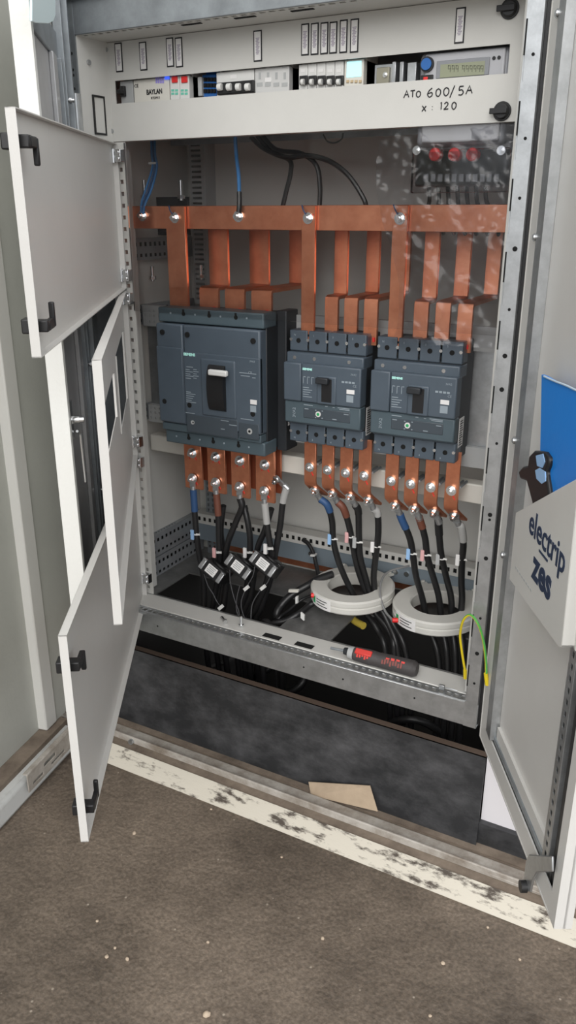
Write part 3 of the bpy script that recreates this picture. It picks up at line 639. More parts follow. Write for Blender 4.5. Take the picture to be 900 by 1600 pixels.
# ================================================================== COPPER BUSBARS
YB = [.135, .200, .266, .333]
ZB0, ZB1 = .923, .972
for i, y in enumerate(YB):
    m = MB(); m.box(-.09+(.0 if i == 0 else .05), .795, y, y+.010, ZB0, ZB1)
    lab = ('long horizontal copper busbar in front, spanning the cabinet behind the pane', 'horizontal copper busbar directly behind the front busbar', 'horizontal copper busbar third from the front', 'rearmost horizontal copper busbar')[i]
    tag(m.build('busbar', copper, None, bevel=.0008, seg=1), lab, 'busbar', 'horizontal busbars')
YT = .150                                       # terminal plane of the large breaker
def bar_x(y, *us):
    return [at(u, v, y).x for u, v in us]
PITCH = ((.050, .070, .052, 'large breaker'), (.3865, .0455, .031, 'middle breaker'), (.5875, .0455, .031, 'right breaker'))
XS = {}
pos = ('leftmost', 'second', 'third', 'rightmost')
for bi, (xc, pt, w, nm) in enumerate(PITCH):
    yt = YT if bi == 0 else .152; zt = .748 if bi == 0 else .705
    for i in range(4):
        x = xc+pt*i + (0 if bi else 0)
        XS[(bi, i)] = x
        yb = YB[i]
        if i == 0:
            t = MB(); yy = YB[0]-.0055
            t.ribbon([(x, yy, ZB1-.001), (x, yy, zt+.04), (x, yy, zt-.01)], w, .008, X)
        else:
            t = MB(); zs = .795 if bi == 0 else .789; r = .006
            yy = yb-.0055
            t.ribbon([(x, yy, ZB1-.003), (x, yy, zs+r), (x, yy-r*.3, zs+r*.3), (x, yy-r, zs), (x, yt+r, zs), (x, yt+r*.3, zs-r*.3), (x, yt, zs-r), (x, yt, zt-.01)], w, .008, X)
        nmx = 'straight' if i == 0 else 'stepped'
        th = thing('copper_dropper', (x, yt, zt-.01), '%s copper strip down to the %s, %s of its four' % (nmx, nm, pos[i]), 'busbar strip', 'copper strips above the breakers')
        t.build('strip', copper, th, bevel=.0007, seg=1)
        m = MB(); m.box(x+w*.26, x+w*.26+.004, yt-.008, yt-.0045, zt-.002, zt+.007); m.build('red_marker', red, th)
        if i == 0:
            b = bolt_mb((x, yy-.004, .947), -Y, .0075, .012).build('bolt', chrome, th); m = MB(); m.obox(V((x+.009, yy-.0043, .951)), V((.004, 0, .004)), Y*.0004, V((-.0006, 0, .0006))); m.build('torque_mark', red, th)
            m = MB(); m.tube([(x-.002, yy-.006, .951), (x-.008, yy-.010, .962), (x-.014, yy-.006, .972)], .0014, 6); m.build('sense_wire', blue, b)
# two more bolts with lugs on the front bar
for u, v, lab in ((222, 337, 'far left bolt'), (372, 338, 'bolt under the blue wire')):
    p = at(u, v, .133)
    t = tag(bolt_mb((p.x, .135, p.z), -Y, .0078, .013).build('bolt', chrome, None), 'bright %s on the front busbar' % lab, 'bolt', 'busbar bolts')
# ---- thin wires in the top section
def wire(name, pts, r, mt, label, cat='wire', group=None):
    m = MB(); m.tube([at(*p) for p in pts], r, 8)
    return tag(m.build(name, mt, None), label, cat, group)
wire('control_wire', [(392, 214, .24), (412, 232, .24), (447, 246, .22), (480, 243, .21), (515, 252, .21), (545, 275, .21), (569, 312, .21), (572, 330, .215)], .0052, rubber, 'black wire arching right to behind the front busbar', group='black control wires')
wire('control_wire', [(402, 212, .25), (425, 238, .25), (452, 250, .24), (454, 270, .23), (447, 300, .225), (440, 330, .22)], .0052, rubber, 'black wire dropping behind the busbar, left of the three', group='black control wires')
wire('control_wire', [(410, 212, .25), (432, 234, .25), (470, 240, .23), (494, 258, .22), (500, 290, .22), (499, 330, .22)], .0052, rubber, 'black wire dropping behind the busbar, middle of the three', group='black control wires')
wire('control_wire', [(505, 210, .2), (512, 221, .2), (524, 223, .2), (534, 217, .2), (536, 208, .2)], .0016, rubber, 'thin black wire loop hanging just under the cover panel')
t = thing('control_wire', at(372, 338, .13), 'light blue wire ending in a black lug on the front busbar', 'wire')
m = MB(); m.tube([at(367, 205, .20), at(369, 240, .19), at(373, 275, .16), at(374, 303, .135)], .0042, 8); m.build('jacket', mat('light_blue_wire', (.06, .22, .50), .45), t)
m = MB(); m.tube([at(374, 300, .135), at(374, 318, .130), at(373, 332, .128)], .0055, 8); m.build('lug_sleeve', rubber, t)
for i in range(3):
    dx = (0, 5, 9)[i]
    wire('control_wire', [(236+dx*.6, 205, .23), (237+dx*.6, 240, .22), (238+dx*.8, 262, .20), (228+dx, 295, .16), (221+dx*.7, 318, .14), (221+dx*.3, 334, .130)], .0026, mat('light_blue_wire', (.06, .22, .50), .45) if i != 1 else blue, ('leftmost', 'middle', 'rightmost')[i]+' of three blue wires running down to the far left busbar bolt', group='blue wires at left')
m = MB(); p = at(239, 255, .205); m.obox(p, X*.009, Y*.006, Z*.0022); tag(m.build('cable_tie', whitep, None), 'white tie around the three blue wires', 'cable tie')

# ================================================================== BREAKERS
def scr(mb, x, y, z, r, d=.0008, n=14): return mb.cyl((x, y, z), (x, y-d, z), r, n=n)
# ---- large breaker
bx0, bx1, bz0, bz1 = .020, .300, .4345, .7545; yf_ = .074
t = thing('moulded_case_breaker', (.16, .16, bz0), 'large slate four-pole breaker with white-tipped lever, left of the three', 'breaker', 'moulded case breakers')
m = MB(); m.box(bx0+.002, bx1, .10, .20, bz0+.008, bz1-.006); m.box(bx0+.004, bx1-.002, .20, .213, bz0+.03, bz1-.03)
m.box(bx1-.004, bx1+.022, .150, .205, bz0, bz1); m.build('body', mccbd, t, bevel=.002)
m = MB(); m.box(bx0-.001, bx0+.073, yf_, .11, bz0+.052, bz1-.035); m.build('front_cover', mccb, t, bevel=.004)
m = MB(); m.box(bx0+.0755, bx1-.002, yf_, .11, bz0+.052, bz1-.035); fc = m.build('front_cover', mccb, t, bevel=.004)
m = MB(); m.box(bx0+.0755, bx1-.002, yf_-.0022, yf_+.01, bz0+.055, bz1-.095); m.box(bx0-.001, bx0+.071, yf_-.0022, yf_+.01, bz0+.055, bz1-.088); m.build('raised_face', mccb, fc, bevel=.0015)
m = MB(); m.box(bx0, bx1+.002, .084, .14, bz1-.033, bz1); tc_ = m.build('terminal_cover', mccb2, t, bevel=.003)
m = MB(); m.box(bx0+.004, bx1+.002, .084, .14, bz0, bz0+.032); tc2 = m.build('terminal_cover', mccb2, t, bevel=.003)
m = MB(); m.box(bx0+.001, bx1-.004, yf_+.003, .11, bz0+.0325, bz0+.051); m.build('front_skirt', mccb2, t, bevel=.002)
for mm_, zz in ((tc_, bz1-.012), (tc2, bz0+.018)):
    m = MB()
    for i in range(3): x = bx0+.072+.070*i; scr(m, x, .084, zz, .0048); m.box(x-.003, x+.002, .0832, .09, zz+.004, zz+.010)
    m.build('screw_hole', hole, mm_)
    m = MB()
    for i in range(4): scr(m, bx0+.036+.068*i, .084, zz, .0022)
    m.build('pole_mark', greyprint, mm_)
yq = yf_-.0024
m = MB()
for u, v in ((253, 519), (292, 523), (395, 533), (257, 627), (296, 633), (395, 647)):
    p = at(u, v, yq); m.cyl((p.x, yq-.0004, p.z), (p.x, yq+.004, p.z), .0062, n=16)
m.build('screw_hole', hole, fc)
def fbox(mb, u0, u1, v0, v1, y, th):
    a = at(u0, (v0+v1)/2, y); b = at(u1, (v0+v1)/2, y); mb.box(a.x, b.x, y, y+th, at((u0+u1)/2, v1, y).z, at((u0+u1)/2, v0, y).z); return mb
# lever
c = at(341, 606, yq); lx = c.x; lz = c.z
m = MB(); m.box(lx-.046, lx+.048, yq-.003, yq+.006, lz-.068, lz+.064); m.build('lever_bezel', mccb, t, bevel=.012, seg=4)
m = MB()
arc = [(yq-.004-.013*math.cos(a), lz+.052*math.sin(a)) for a in [(-1+2*i/10)*PI/2 for i in range(11)]]
m.prism([(lx-.021, y, z) for y, z in arc], (.044, 0, 0)); m.build('lever_slot', black, t)
lt = at(340, 583, yq-.024)
m = MB(); m.box(lt.x-.018, lt.x+.020, yq-.022, yq-.008, lt.z-.006, lt.z+.004); lv = m.build('lever', mccbd, t, bevel=.003)
m = MB(); m.box(lt.x-.0245, lt.x+.0245, yq-.028, yq-.017, lt.z-.0065, lt.z+.0065); m.build('lever_tip', whitep, lv, bevel=.003)
m = MB(); p = at(345, 668, yq); fbox(m, 292, 371, 652, 680, yq-.0006, .002); tu = m.build('trip_unit', mat('dark_slate', (.055, .07, .085), .4), t, bevel=.001)
m = MB(); fbox(m, 373, 404, 662, 686, yq-.0006, .002); m.build('trip_unit', mat('dark_slate', (.055, .07, .085), .4), t, bevel=.001)
m = MB()
for u, v, r in ((301, 660, .005), (390, 674, .007)): p = at(u, v, yq-.001); scr(m, p.x, yq-.0006, p.z, r)
m.build('dial', greyp, tu)
m = MB()
for u, v, r in ((390, 674, .003), (302, 660, .002)): p = at(u, v, yq-.001); scr(m, p.x, yq-.0014, p.z, r)
m.build('dial_slot', hole, tu)
m = MB(); fbox(m, 391, 401, 625, 632, yq-.001, .002); m.build('rating_label', paper, t)
m = MB(); fbox(m, 391, 400, 634, 644, yq-.0008, .002); m.build('grey_label', greyprint, t)
m = MB(); fbox(m, 291, 301, 573, 574, yq-.0008, .001)
for i, (u, v, w) in enumerate([(290, 577+3.4*j, 6+(j*5) % 9) for j in range(5)]+[(302, 577+3.4*j, 5+(j*3) % 6) for j in range(5)]+[(291, 612+3.2*j, 7+(j*7) % 9) for j in range(6)]+[(374, 583, 26), (376, 587, 14), (394, 590, 5)]): fbox(m, u, u+w, v, v+1.1, yq-.0006, .001)
for u, v, w in ((290, 645, 14), (345, 657, 12), (376, 655, 20), (345, 670, 6), (358, 664, 12)): fbox(m, u, u+w, v, v+1, yq-.0009, .001)
m.build('print', greyprint, fc)
p = at(287, 555, yq); text('lettering', 'SIEMENS', .0085, (p.x, yq-.0004, p.z), X, Z, mint, t, bold=.0004, label='mint lettering')
p = at(390, 566, yq); text('lettering', '3VA2', .006, (p.x, yq-.0004, p.z), X, Z, greyprint, t)
p = at(388, 584, yq); text('lettering', 'CE', .008, (p.x, yq-.0004, p.z), X, Z, greyprint, t)
m = MB(); xs = bx1+.0222; a = atx(430, 612, xs); b = atx(441, 650, xs); m.box(xs-.001, xs+.0006, .158, .188, bz0+.060, bz0+.128); m.build('side_label', paper, t)
m = MB(); [m.box(xs+.0004, xs+.0009, .163, .183-.004*(i % 3), bz0+.066+.005*i, bz0+.068+.005*i) for i in range(11)]; m.build('side_print', ink, t)
# ---- two smaller breakers
def small(x0, zt, lab, um):
    W_, H_ = .184, .248; zb = zt-H_
    t = thing('moulded_case_breaker', (x0+W_/2, .16, zb), lab, 'breaker', 'moulded case breakers')
    yt, y2, y3, y4 = .122, .110, .097, .102
    m = MB(); m.box(x0+.002, x0+W_-.002, yt+.004, .205, zb+.002, zt-.002); m.box(x0+.004, x0+W_-.004, .205, .213, zb+.03, zt-.03); bd = m.build('body', mccbd, t, bevel=.0015)
    for z0_, z1_ in ((zt-.044, zt), (zb, zb+.042)):
        m = MB()
        for i in range(4): m.box(x0+.0015+.0460*i, x0+.0445+.0460*i, yt, .16, z0_, z1_)
        m.box(x0+.002, x0+W_-.001, yt+.004, .158, z0_+.001, z1_-.002)
        blk = m.build('terminal_cover', mccb, t, bevel=.002)
        m = MB()
        for i in range(4): scr(m, x0+.023+.046*i, yt, (z0_+z1_)/2, .0052)
        for i in range(1, 4): scr(m, x0+.046*i, yt+.002, (z0_+z1_)/2-.012, .0042); scr(m, x0+.046*i, yt+.002, (z0_+z1_)/2+.012, .0024)
        m.build('screw_hole', hole, blk)
        m = MB()
        for i in range(5): scr(m, min(max(x0+.046*i, x0+.005), x0+W_-.005), yt+.0015, (z0_+z1_)/2+.002, .0034, .003)
        m.build('screw', chrome, blk)
        for i in range(4): text('lettering', 'N135'[i] if z1_ == zt else 'N246'[i], .006, (x0+.012+.046*i, yt-.0003, z1_-.012 if z1_ == zt else z0_+.006), X, Z, greyprint, blk)
    m = MB(); m.box(x0+.001, x0+W_-.002, y2+.002, .16, zb+.043, zb+.055); m.build('shoulder', mccb, t, bevel=.003); m = MB(); m.box(x0, x0+W_-.001, y2, .16, zt-.072, zt-.0455); up = m.build('shoulder', mccb, t, bevel=.003)
    m = MB()
    for x in (.020, .068, .150): scr(m, x0+x, y2, zt-.057, .0040)
    m.build('screw', chrome, up)
    m = MB(); m.box(x0-.001, x0+.0425, y3, .13, zt-.150, zt-.066); m.build('front_cover', mccb, t, bevel=.003)
    m = MB(); m.box(x0+.0435, x0+W_-.0005, y3, .13, zt-.150, zt-.066); fc = m.build('front_cover', mccb, t, bevel=.003)
    m = MB(); m.box(x0-.0005, x0+W_-.001, y4, .13, zb+.048, zt-.1505); lw = m.build('lower_cover', mccb2, t, bevel=.003)
    m = MB(); m.box(x0+.047, x0+.160, y4-.0010, y4+.002, zb+.062, zb+.086); tu = m.build('trip_unit', mat('dark_slate', (.055, .07, .085), .4), t, bevel=.002)
    m = MB(); scr(m, x0+.084, y4-.001, zb+.074, .0062, .002); dl = m.build('dial', whitep, tu)
    m = MB(); scr(m, x0+.084, y4-.003, zb+.074, .0034, .0006); m.build('dial_slot', green, dl)
    m = MB(); [m.box(x0+.076+.016*i, x0+.079+.016*i, y4-.0016, y4, zb+.065+.016*j, zb+.067+.016*j) for i in range(2) for j in range(2)]
    for a_, b_, c_ in ((.050, .060, .082), (.145, .156, .080), (.118, .128, .066), (.048, .070, .0905), (.10, .106, .0925), (.118, .123, .092), (.13, .158, .0925), (.134, .158, .0895)): m.box(x0+a_, x0+b_, y4-.0014, y4, zb+c_, zb+c_+.0016)
    m.build('print', greyprint, tu)
    # toggle window
    m = MB(); m.box(x0+.082, x0+.128, y3-.003, y3+.004, zt-.150, zt-.088); m.build('toggle_bezel', mccb, t, bevel=.003)
    m = MB(); m.box(x0+.094, x0+.118, y3-.0034, y3+.001, zt-.144, zt-.094); m.build('toggle_slot', black, t)
    m = MB(); m.box(x0+.084, x0+.113, y3-.015, y3-.003, zt-.104, zt-.091); m.build('toggle', mccbd, t, bevel=.002)
    m = MB(); m.box(x0+.152, x0+.170, y3-.0008, y3+.001, zt-.121, zt-.112); m.build('rating_label', paper, t)
    m = MB(); m.box(x0+.152, x0+.168, y3-.0006, y3+.001, zt-.139, zt-.124); m.build('grey_label', greyprint, t)
    m = MB()
    for j in range(5): m.box(x0+.048, x0+.062+.004*((j*2) % 3), y3-.0005, y3, zt-.118-.005*j, zt-.1165-.005*j)
    for j in range(3): m.box(x0+.048+.010*j, x0+.0492+.010*j, y3-.0005, y3, zt-.109, zt-.094); m.box(x0+.048+.010*j, x0+.054+.010*j, y3-.0005, y3, zt-.095, zt-.0935)
    for j in range(4): m.box(x0+.140+.008*j, x0+.146+.008*j, y3-.0005, y3, zt-.099, zt-.095)
    m.build('print', greyprint, fc)
    text('lettering', 'CE', .007, (x0+.166, y3-.0006, zt-.106), X, Z, greyprint, fc)
    text('lettering', 'SIEMENS', .0062, (x0+.0465, y3-.0006, zt-.0795), X, Z, mint, t, bold=.0003, label='mint lettering')
    text('lettering', '3VA2', .006, (x0+.160, y3-.0006, zt-.082), X, Z, greyprint, fc)
    text('lettering', '3VA2', .010, (x0+.027, y4-.0006, zb+.060), Z, -X, greyprint, lw)
    m = MB(); xs = x0+W_-.0015; m.box(xs, xs+.0008, .135, .165, zb+.030, zb+.092); m.build('side_label', paper, t)
    m = MB(); [m.box(xs+.0006, xs+.0012, .139, .160-.003*(i % 3), zb+.034+.005*i, zb+.036+.005*i) for i in range(11)]; m.build('side_print', ink, t)
    return t
small(.3443, .7195, 'smaller slate four-pole breaker in the middle, right beside the large one', 0)
small(.5504, .7195, 'smaller slate four-pole breaker nearest the right post', 0)

# ================================================================== LOWER TABS
for i in range(4):
    x = XS[(0, i)]; t = thing('copper_tab', (x, .155, .31), 'wide flat copper tab under the large breaker, %s of four' % pos[i], 'copper tab', 'wide copper tabs')
    x += .003; zb_ = at(305, 764, .150).z
    m = MB(); m.box(x-.026, x+.026, .150, .158, zb_, .46); m.build('strip', copper, t, bevel=.0008, seg=1)
    m = MB(); m.box(x-.022, x+.030, .172, .180, zb_+.02, .46); m.build('rear_strip', copperd, t)
    for z in (at(306, 709, .148).z, at(306, 748, .148).z):
        bolt_mb((x, .150 if z > .38 else .1475, z), -Y, .0085, .013).build('bolt', chrome, t)
        m = MB(); m.obox(V((x+.006, .1496, z-.008)), V((.006, 0, -.009)), Y*.0005, V((.0008, 0, .0006))); m.obox(V((x-.006, .1496, z-.010)), V((.003, 0, .007)), Y*.0005, V((.0007, 0, -.0004))); m.build('torque_mark', red, t)
LUG = {}
for bi in (1, 2):
    for i in range(4):
        x = XS[(bi, i)]; zb_ = (.352, .350)[bi-1]
        t = thing('copper_tab', (x, .15, zb_), 'narrow bent copper tab under the %s, %s of four' % (PITCH[bi][3], pos[i]), 'copper tab', 'narrow copper tabs')
        m = MB(); m.ribbon([(x, .148, .49), (x, .148, zb_+.022), (x, .151, zb_+.012), (x+.004, .160, zb_+.002), (x+.012, .190, zb_-.022)], .030, .006, X); m.build('strip', copper, t, bevel=.0006, seg=1)
        bolt_mb((x, .1445, zb_+.055), -Y, .0072, .012).build('bolt', chrome, t); m = MB(); m.obox(V((x+.005, .1446, zb_+.042)), V((.004, 0, -.007)), Y*.0004, V((.0008, 0, .0005))); m.build('torque_mark', red, t)
        m = MB()
        for q in (-.004, .004): m.cyl((x+.012+q, .152, zb_+.062), (x+.012+q, .20, zb_+.062), .0028, n=8)
        m.build('screw_end', zincd, t)
        LUG[(bi, i)] = V((x+.006, .163, zb_-.004))
# ================================================================== POWER CABLES
def P_(q): return at(*q) if len(q) == 3 and q[0] > 20 else V(q)
def cable(label, lugp, lugdir, path, sl, slmat, tagm=None, tagpos=None, r=.0078, cat='cable', group='black power cables', lug=True):
    lugp = V(lugp); d = V(lugdir).normalized()
    t = thing('power_cable', P_(path[-1]), label, cat, group)
    pts = [P_(q) for q in path]
    if lug:
        n = V((0, -1, 0)) if abs(d.z) > .9 else V((0, -.8, -.6))
        side = d.cross(n).normalized(); n = side.cross(d).normalized()
        if n.y > 0: n = -n
        m = MB(); m.cyl(lugp, lugp+n*.004, .0115, n=20); m.obox(lugp+d*.013+n*.002, d*.010, side*.008, n*.002); m.cyl(lugp+d*.020, lugp+d*.036, .0070, .0078, n=16); lg = m.build('lug', zinc, t)
        bolt_mb(lugp+n*.004, n, .0072, .011).build('bolt', chrome, lg)
        pts = [lugp+d*.030]+pts
    m = MB(); m.tube(pts, r, 12); m.build('jacket', rubber, t)
    if sl:
        e = P_(sl[-1]); sp = MB.spline(pts, 10); k = min(range(len(sp)), key=lambda i: (sp[i]-e).length)
        m = MB(); m.tube(sp[:max(k, 3)+1], r+.0011, 14, 1); m.build('colour_sleeve', slmat, t)
    if tagm:
        p = P_(tagpos); m = MB(); m.obox(p+V((-.0055, -.011, 0)), X*.0045, Y*.0025, Z*.0135); tg = m.build('marker_tag', tagm, t, bevel=.0008)
        m = MB(); m.cyl(p-Z*.0015, p+Z*.0015, r+.0013, n=16); m.obox(p+V((.009, -.006, .002)), X*.0055, Y*.0012, V((0, 0, .002))); m.build('cable_tie', whitep, tg)
    return t
DN = (0, 0, -1)
LB = [V((XS[(0, i)], .1262, .352)) for i in range(4)]
def off(p, dx, dz, y): return (p.x+dx, y, p.z+dz)
b0 = [V((XS[(0, i)]+.003, .1475, at(306, 748, .148).z)) for i in range(4)]
rub = rubber
# large breaker
pA = at(305, 800, .14)
cable('black cable with blue sleeve at the lug, far left under the large breaker', b0[0], DN, [(304, 795, .147), (307, 835, .15), (312, 870, .16), (318, 905, .170), (319, 960, .18), (.03, .20, -.12), (.05, .22, -.5)], [(305, 775, .146), (304, 797, .147)], blue, bluet, (307, 834, .148))
cable('black cable with brown sleeve at the lug, second tab of the large breaker', b0[1], DN, [(341, 805, .147), (342, 840, .152), (343, 872, .16), (340, 905, .18), (334, 940, .19), (.06, .205, -.12), (.09, .22, -.5)], [(341, 780, .146), (341, 806, .147)], brown, pink, (341, 862, .150))
cable('black cable hidden behind the brown-sleeved one', V(b0[1])+V((.006, .03, 0)), DN, [(349, 790, .165), (345, 830, .17), (350, 868, .18), (350, 905, .19), (345, 945, .20), (.08, .215, -.12), (.11, .23, -.5)], None, None, lug=False)
cable('black unsleeved cable bending left, third tab of the large breaker', b0[2], DN, [(378, 792, .148), (369, 815, .152), (357, 845, .155), (352, 875, .165), (354, 905, .18), (350, 945, .19), (.09, .20, -.12), (.13, .22, -.5)], [(379, 782, .147), (378, 790, .148)], rubber)
cable('black unsleeved cable bending right, third tab of the large breaker', V(b0[2])+V((.003, .012, 0)), DN, [(381, 790, .165), (387, 815, .16), (391, 845, .165), (389, 880, .175), (385, 920, .19), (375, 955, .20), (.13, .205, -.12), (.16, .22, -.5)], [(380, 780, .162), (381, 788, .165)], rubber, paper, (389, 862, .165), lug=False)
cable('black cable with grey sleeve at the lug, fourth tab of the large breaker', b0[3], DN, [(417, 818, .149), (421, 845, .155), (424, 870, .165), (415, 915, .18), (400, 950, .195), (.17, .21, -.12), (.19, .22, -.5)], [(417, 792, .147), (418, 819, .149)], grey, paper, (421, 856, .150))
cable('black cable running down-left behind the grey-sleeved one', V(b0[3])+V((.008, .03, 0)), DN, [(424, 795, .16), (414, 828, .17), (403, 855, .175), (398, 890, .18), (392, 930, .195), (.15, .21, -.12), (.17, .23, -.5)], None, None, lug=False)
cable('black cable curving down from a grey sleeve, right of the wide tabs', at(434, 748, .155), (.75, .1, -.65), [(442, 785, .16), (438, 820, .165), (431, 860, .175), (424, 900, .185), (410, 945, .20), (.19, .215, -.12), (.21, .23, -.5)], [(443, 757, .157), (444, 768, .158), (442, 786, .16)], grey)
# middle breaker
dl = (.30, .60, -.62); dl = (.20, .35, -.75)
for i, (lab, sm, tg, path, sl, tp) in enumerate((
    ('blue-sleeved', blue, bluet, [(512, 790, .18), (519, 815, .20), (521, 845, .22), (530, 880, .245), (545, 915, .265), (565, 950, .27), (590, 985, .25), (.57, .22, -.10), (.60, .24, -.5)], [(508, 782, .176), (515, 800, .187)], (521, 841, .218)),
    ('brown-sleeved', brown, pink, [(537, 795, .18), (545, 820, .20), (551, 850, .22), (558, 885, .25), (568, 915, .27), (585, 955, .27), (610, 990, .25), (.59, .225, -.10), (.62, .24, -.5)], [(532, 785, .176), (542, 806, .187)], (548, 838, .212)),
    ('unsleeved', rubber, greyp, [(560, 800, .185), (561, 840, .21), (563, 870, .235), (572, 905, .265), (580, 930, .27), (605, 970, .26), (.60, .23, -.10), (.63, .25, -.5)], [(556, 790, .178), (560, 803, .186)], (560, 846, .213)),
    ('grey-sleeved', grey, paper, [(590, 803, .185), (591, 835, .205), (587, 870, .235), (584, 905, .265), (590, 940, .27), (615, 975, .26), (.62, .235, -.10), (.65, .25, -.5)], [(584, 790, .178), (591, 806, .187)], (588, 853, .22)))):
    cable('%s black cable from the middle breaker through the left white ring' % lab, LUG[(1, i)], dl, path, sl, sm, tg, tp)
for i, (lab, sm, tg, path, sl, tp) in enumerate((
    ('blue-sleeved', blue, bluet, [(628, 812, .18), (640, 840, .20), (645, 865, .215), (650, 900, .245), (660, 935, .27), (668, 975, .27), (.70, .24, -.10), (.70, .24, -.5)], [(622, 800, .175), (634, 824, .19)], (644, 864, .214)),
    ('brown-sleeved', brown, pink, [(656, 812, .18), (664, 840, .20), (668, 870, .22), (678, 905, .25), (686, 935, .27), (690, 975, .27), (.72, .24, -.10), (.72, .24, -.5)], [(651, 803, .175), (661, 826, .19)], (666, 866, .216)),
    ('unsleeved', rubber, greyp, [(685, 815, .18), (687, 845, .20), (690, 870, .22), (698, 905, .25), (705, 935, .27), (706, 975, .27), (.74, .24, -.10), (.74, .24, -.5)], [(681, 806, .175), (687, 836, .195)], (690, 872, .222)),
    ('grey-sleeved', grey, paper, [(721, 825, .18), (724, 850, .20), (722, 875, .22), (721, 910, .25), (722, 935, .27), (720, 975, .27), (.76, .24, -.10), (.76, .24, -.5)], [(714, 812, .175), (722, 830, .183), (724, 844, .195)], (721, 873, .22)))):
    cable('%s black cable from the right breaker through the right white ring' % lab, LUG[(2, i)], dl, path, sl, sm, tg, tp)

# ---- ring transformers
def ring(label, cu, cv_, y, R0, R1, h, tilt, stk):
    c = at(cu, cv_, y); t = thing('ring_current_transformer', c-Z*h, label, 'current transformer', 'white ring transformers')
    up = V((tilt[0], tilt[1], 1)).normalized(); a = X-up*X.dot(up); a.normalize(); b = up.cross(a)
    prof = [(R0, -.003), (R0+.003, 0), (R1-.004, 0), (R1, -.004), (R1, -h*.38), (R1-.0022, -h*.43), (R1-.0022, -h*.50), (R1, -h*.55), (R1, -h+.004), (R1-.004, -h), (R0+.003, -h), (R0, -h+.003)]
    n = 56; vs = []; fs = []; k = len(prof)
    for i in range(n):
        an = 2*PI*i/n; e = a*math.cos(an)+b*math.sin(an)
        vs += [c+e*r+up*z for r, z in prof]
    for i in range(n):
        for j in range(k): fs.append((i*k+j, ((i+1) % n)*k+j, ((i+1) % n)*k+(j+1) % k, i*k+(j+1) % k))
    fs = [f[::-1] for f in fs]
    m = MB(); m.add(vs, fs, True); body = m.build('ring', ringm, t, sharp=30)
    # rating sticker wrapped on the rim
    def rim(name, a0, a1, z0, z1, mt, par, o=.0006):
        m = MB(); st = 8
        for i in range(st):
            qa = [a0+(a1-a0)*i/st, a0+(a1-a0)*(i+1)/st]; q = []
            for an, z in ((qa[0], z0), (qa[1], z0), (qa[1], z1), (qa[0], z1)): q.append(c+(a*math.cos(an)+b*math.sin(an))*(R1+o)+up*z)
            q2 = [p-(p-c).normalized()*.002 for p in q]
            m.prism(q, (q2[0]-q[0]))
        return m.build(name, mt, par)
    s0, s1 = stk; w = s1-s0
    lb_ = rim('rating_label', s0, s1, -h*.92, -h*.10, paper, t)
    rim('green_mark', s0+w*.05, s0+w*.2, -h*.75, -h*.25, green, lb_, .0011)
    for i in range(3): rim('label_print', s0+w*.30, s0+w*(.85-.1*(i % 2)), -h*(.28+.2*i)-.0018, -h*(.28+.2*i), ink, lb_, .0011)
    for an in (1.05, 2.2):
        e = a*math.cos(an)+b*math.sin(an); f = up.cross(e); m = MB(); m.obox(c+e*(R1+.008)-up*.006, e*.012, f*.010, up*.003); m.cyl(c+e*(R1+.012)-up*.003, c+e*(R1+.012)+up*.002, .005, n=12); m.build('mounting_lug', ringm, t, bevel=.0015)
    return t
ring('white ring transformer around four cables, left of the two rings', 551, 912, .272, .063, .107, .036, (-.02, -.03), (-2.32, -1.68))
ring('white ring transformer around four cables, at the right post', 683, 941, .285, .063, .108, .036, (-.02, -.03), (-2.36, -1.72))
# ---- split-core transformers clipped on the cables of the large breaker
def split(label, u, v, y):
    c = at(u, v, y); t = thing('clamp_current_transformer', c-Z*.03, label, 'current transformer', 'black clamp transformers')
    e = V((.88, -.10, -.40)).normalized(); f = V((.15, -.85, .42)); f = (f-e*f.dot(e)).normalized(); g = e.cross(f)
    if g.z < 0: g = -g
    m = MB(); m.obox(c, e*.036, f*.015, g*.018); m.obox(c-f*.026+g*.002, e*.033, f*.016, g*.020); m.cyl(c-f*.026-g*.022, c-f*.026+g*.023, .029, n=20); b = m.build('body', black, t, bevel=.003)
    for s in (-1, 1):
        m = MB(); m.obox(c+e*.031*s+f*.0150, e*.0062, f*.002, g*.015); m.cyl(c+e*.031*s+f*.015+g*.016, c+e*.031*s+f*.015+g*.012, .008, n=12); m.build('metal_clip', zinc, t, bevel=.002)
    m = MB(); m.obox(c+f*.0156, e*.0155, f*.0008, g*.0115); lb_ = m.build('rating_label', paper, t)
    m = MB(); [m.obox(c+f*.0166+g*(.007-.0045*i), e*(.012-.002*(i % 2)), f*.0003, g*.0012) for i in range(4)]; m.build('label_print', greyp, lb_)
split('black clamp transformer with white label, lowest and leftmost of three', 334, 892, .125)
split('black clamp transformer with white label, middle of three', 375, 886, .130)
split('black clamp transformer with white label, rightmost of three', 414, 882, .135)
# thin signal wires and tags
def swire(pts, r, label, mt=rubber, tip=None, group='thin signal wires'):
    t = thing('signal_wire', at(*pts[-1]), label, 'wire', group); m = MB(); m.tube([at(*p) for p in pts], r, 8); m.build('jacket', mt, t)
    if tip:
        p = at(*tip); m = MB(); m.obox(p, V((.006, 0, .006)), Y*.003, V((-.003, 0, .003))); m.build('marker_tag', whitep, t)
dgr = mat('dark_grey_wire', (.07, .07, .075), .5)
swire([(319, 897, .11), (325, 915, .115), (333, 928, .118), (339, 940, .12), (345, 948, .11)], .0014, 'thin dark wire ending in a white tag, far left below the clamps', dgr, (345, 949, .105))
swire([(359, 890, .12), (360, 910, .12), (366, 935, .12), (373, 955, .12), (375, 975, .10)], .0014, 'thin dark wire hanging below the middle clamp, towards the upright sill bolt', dgr)
swire([(375, 914, .12), (370, 935, .12), (370, 955, .12), (378, 972, .11)], .0014, 'short thin dark wire hanging beneath the clamp cables', dgr)
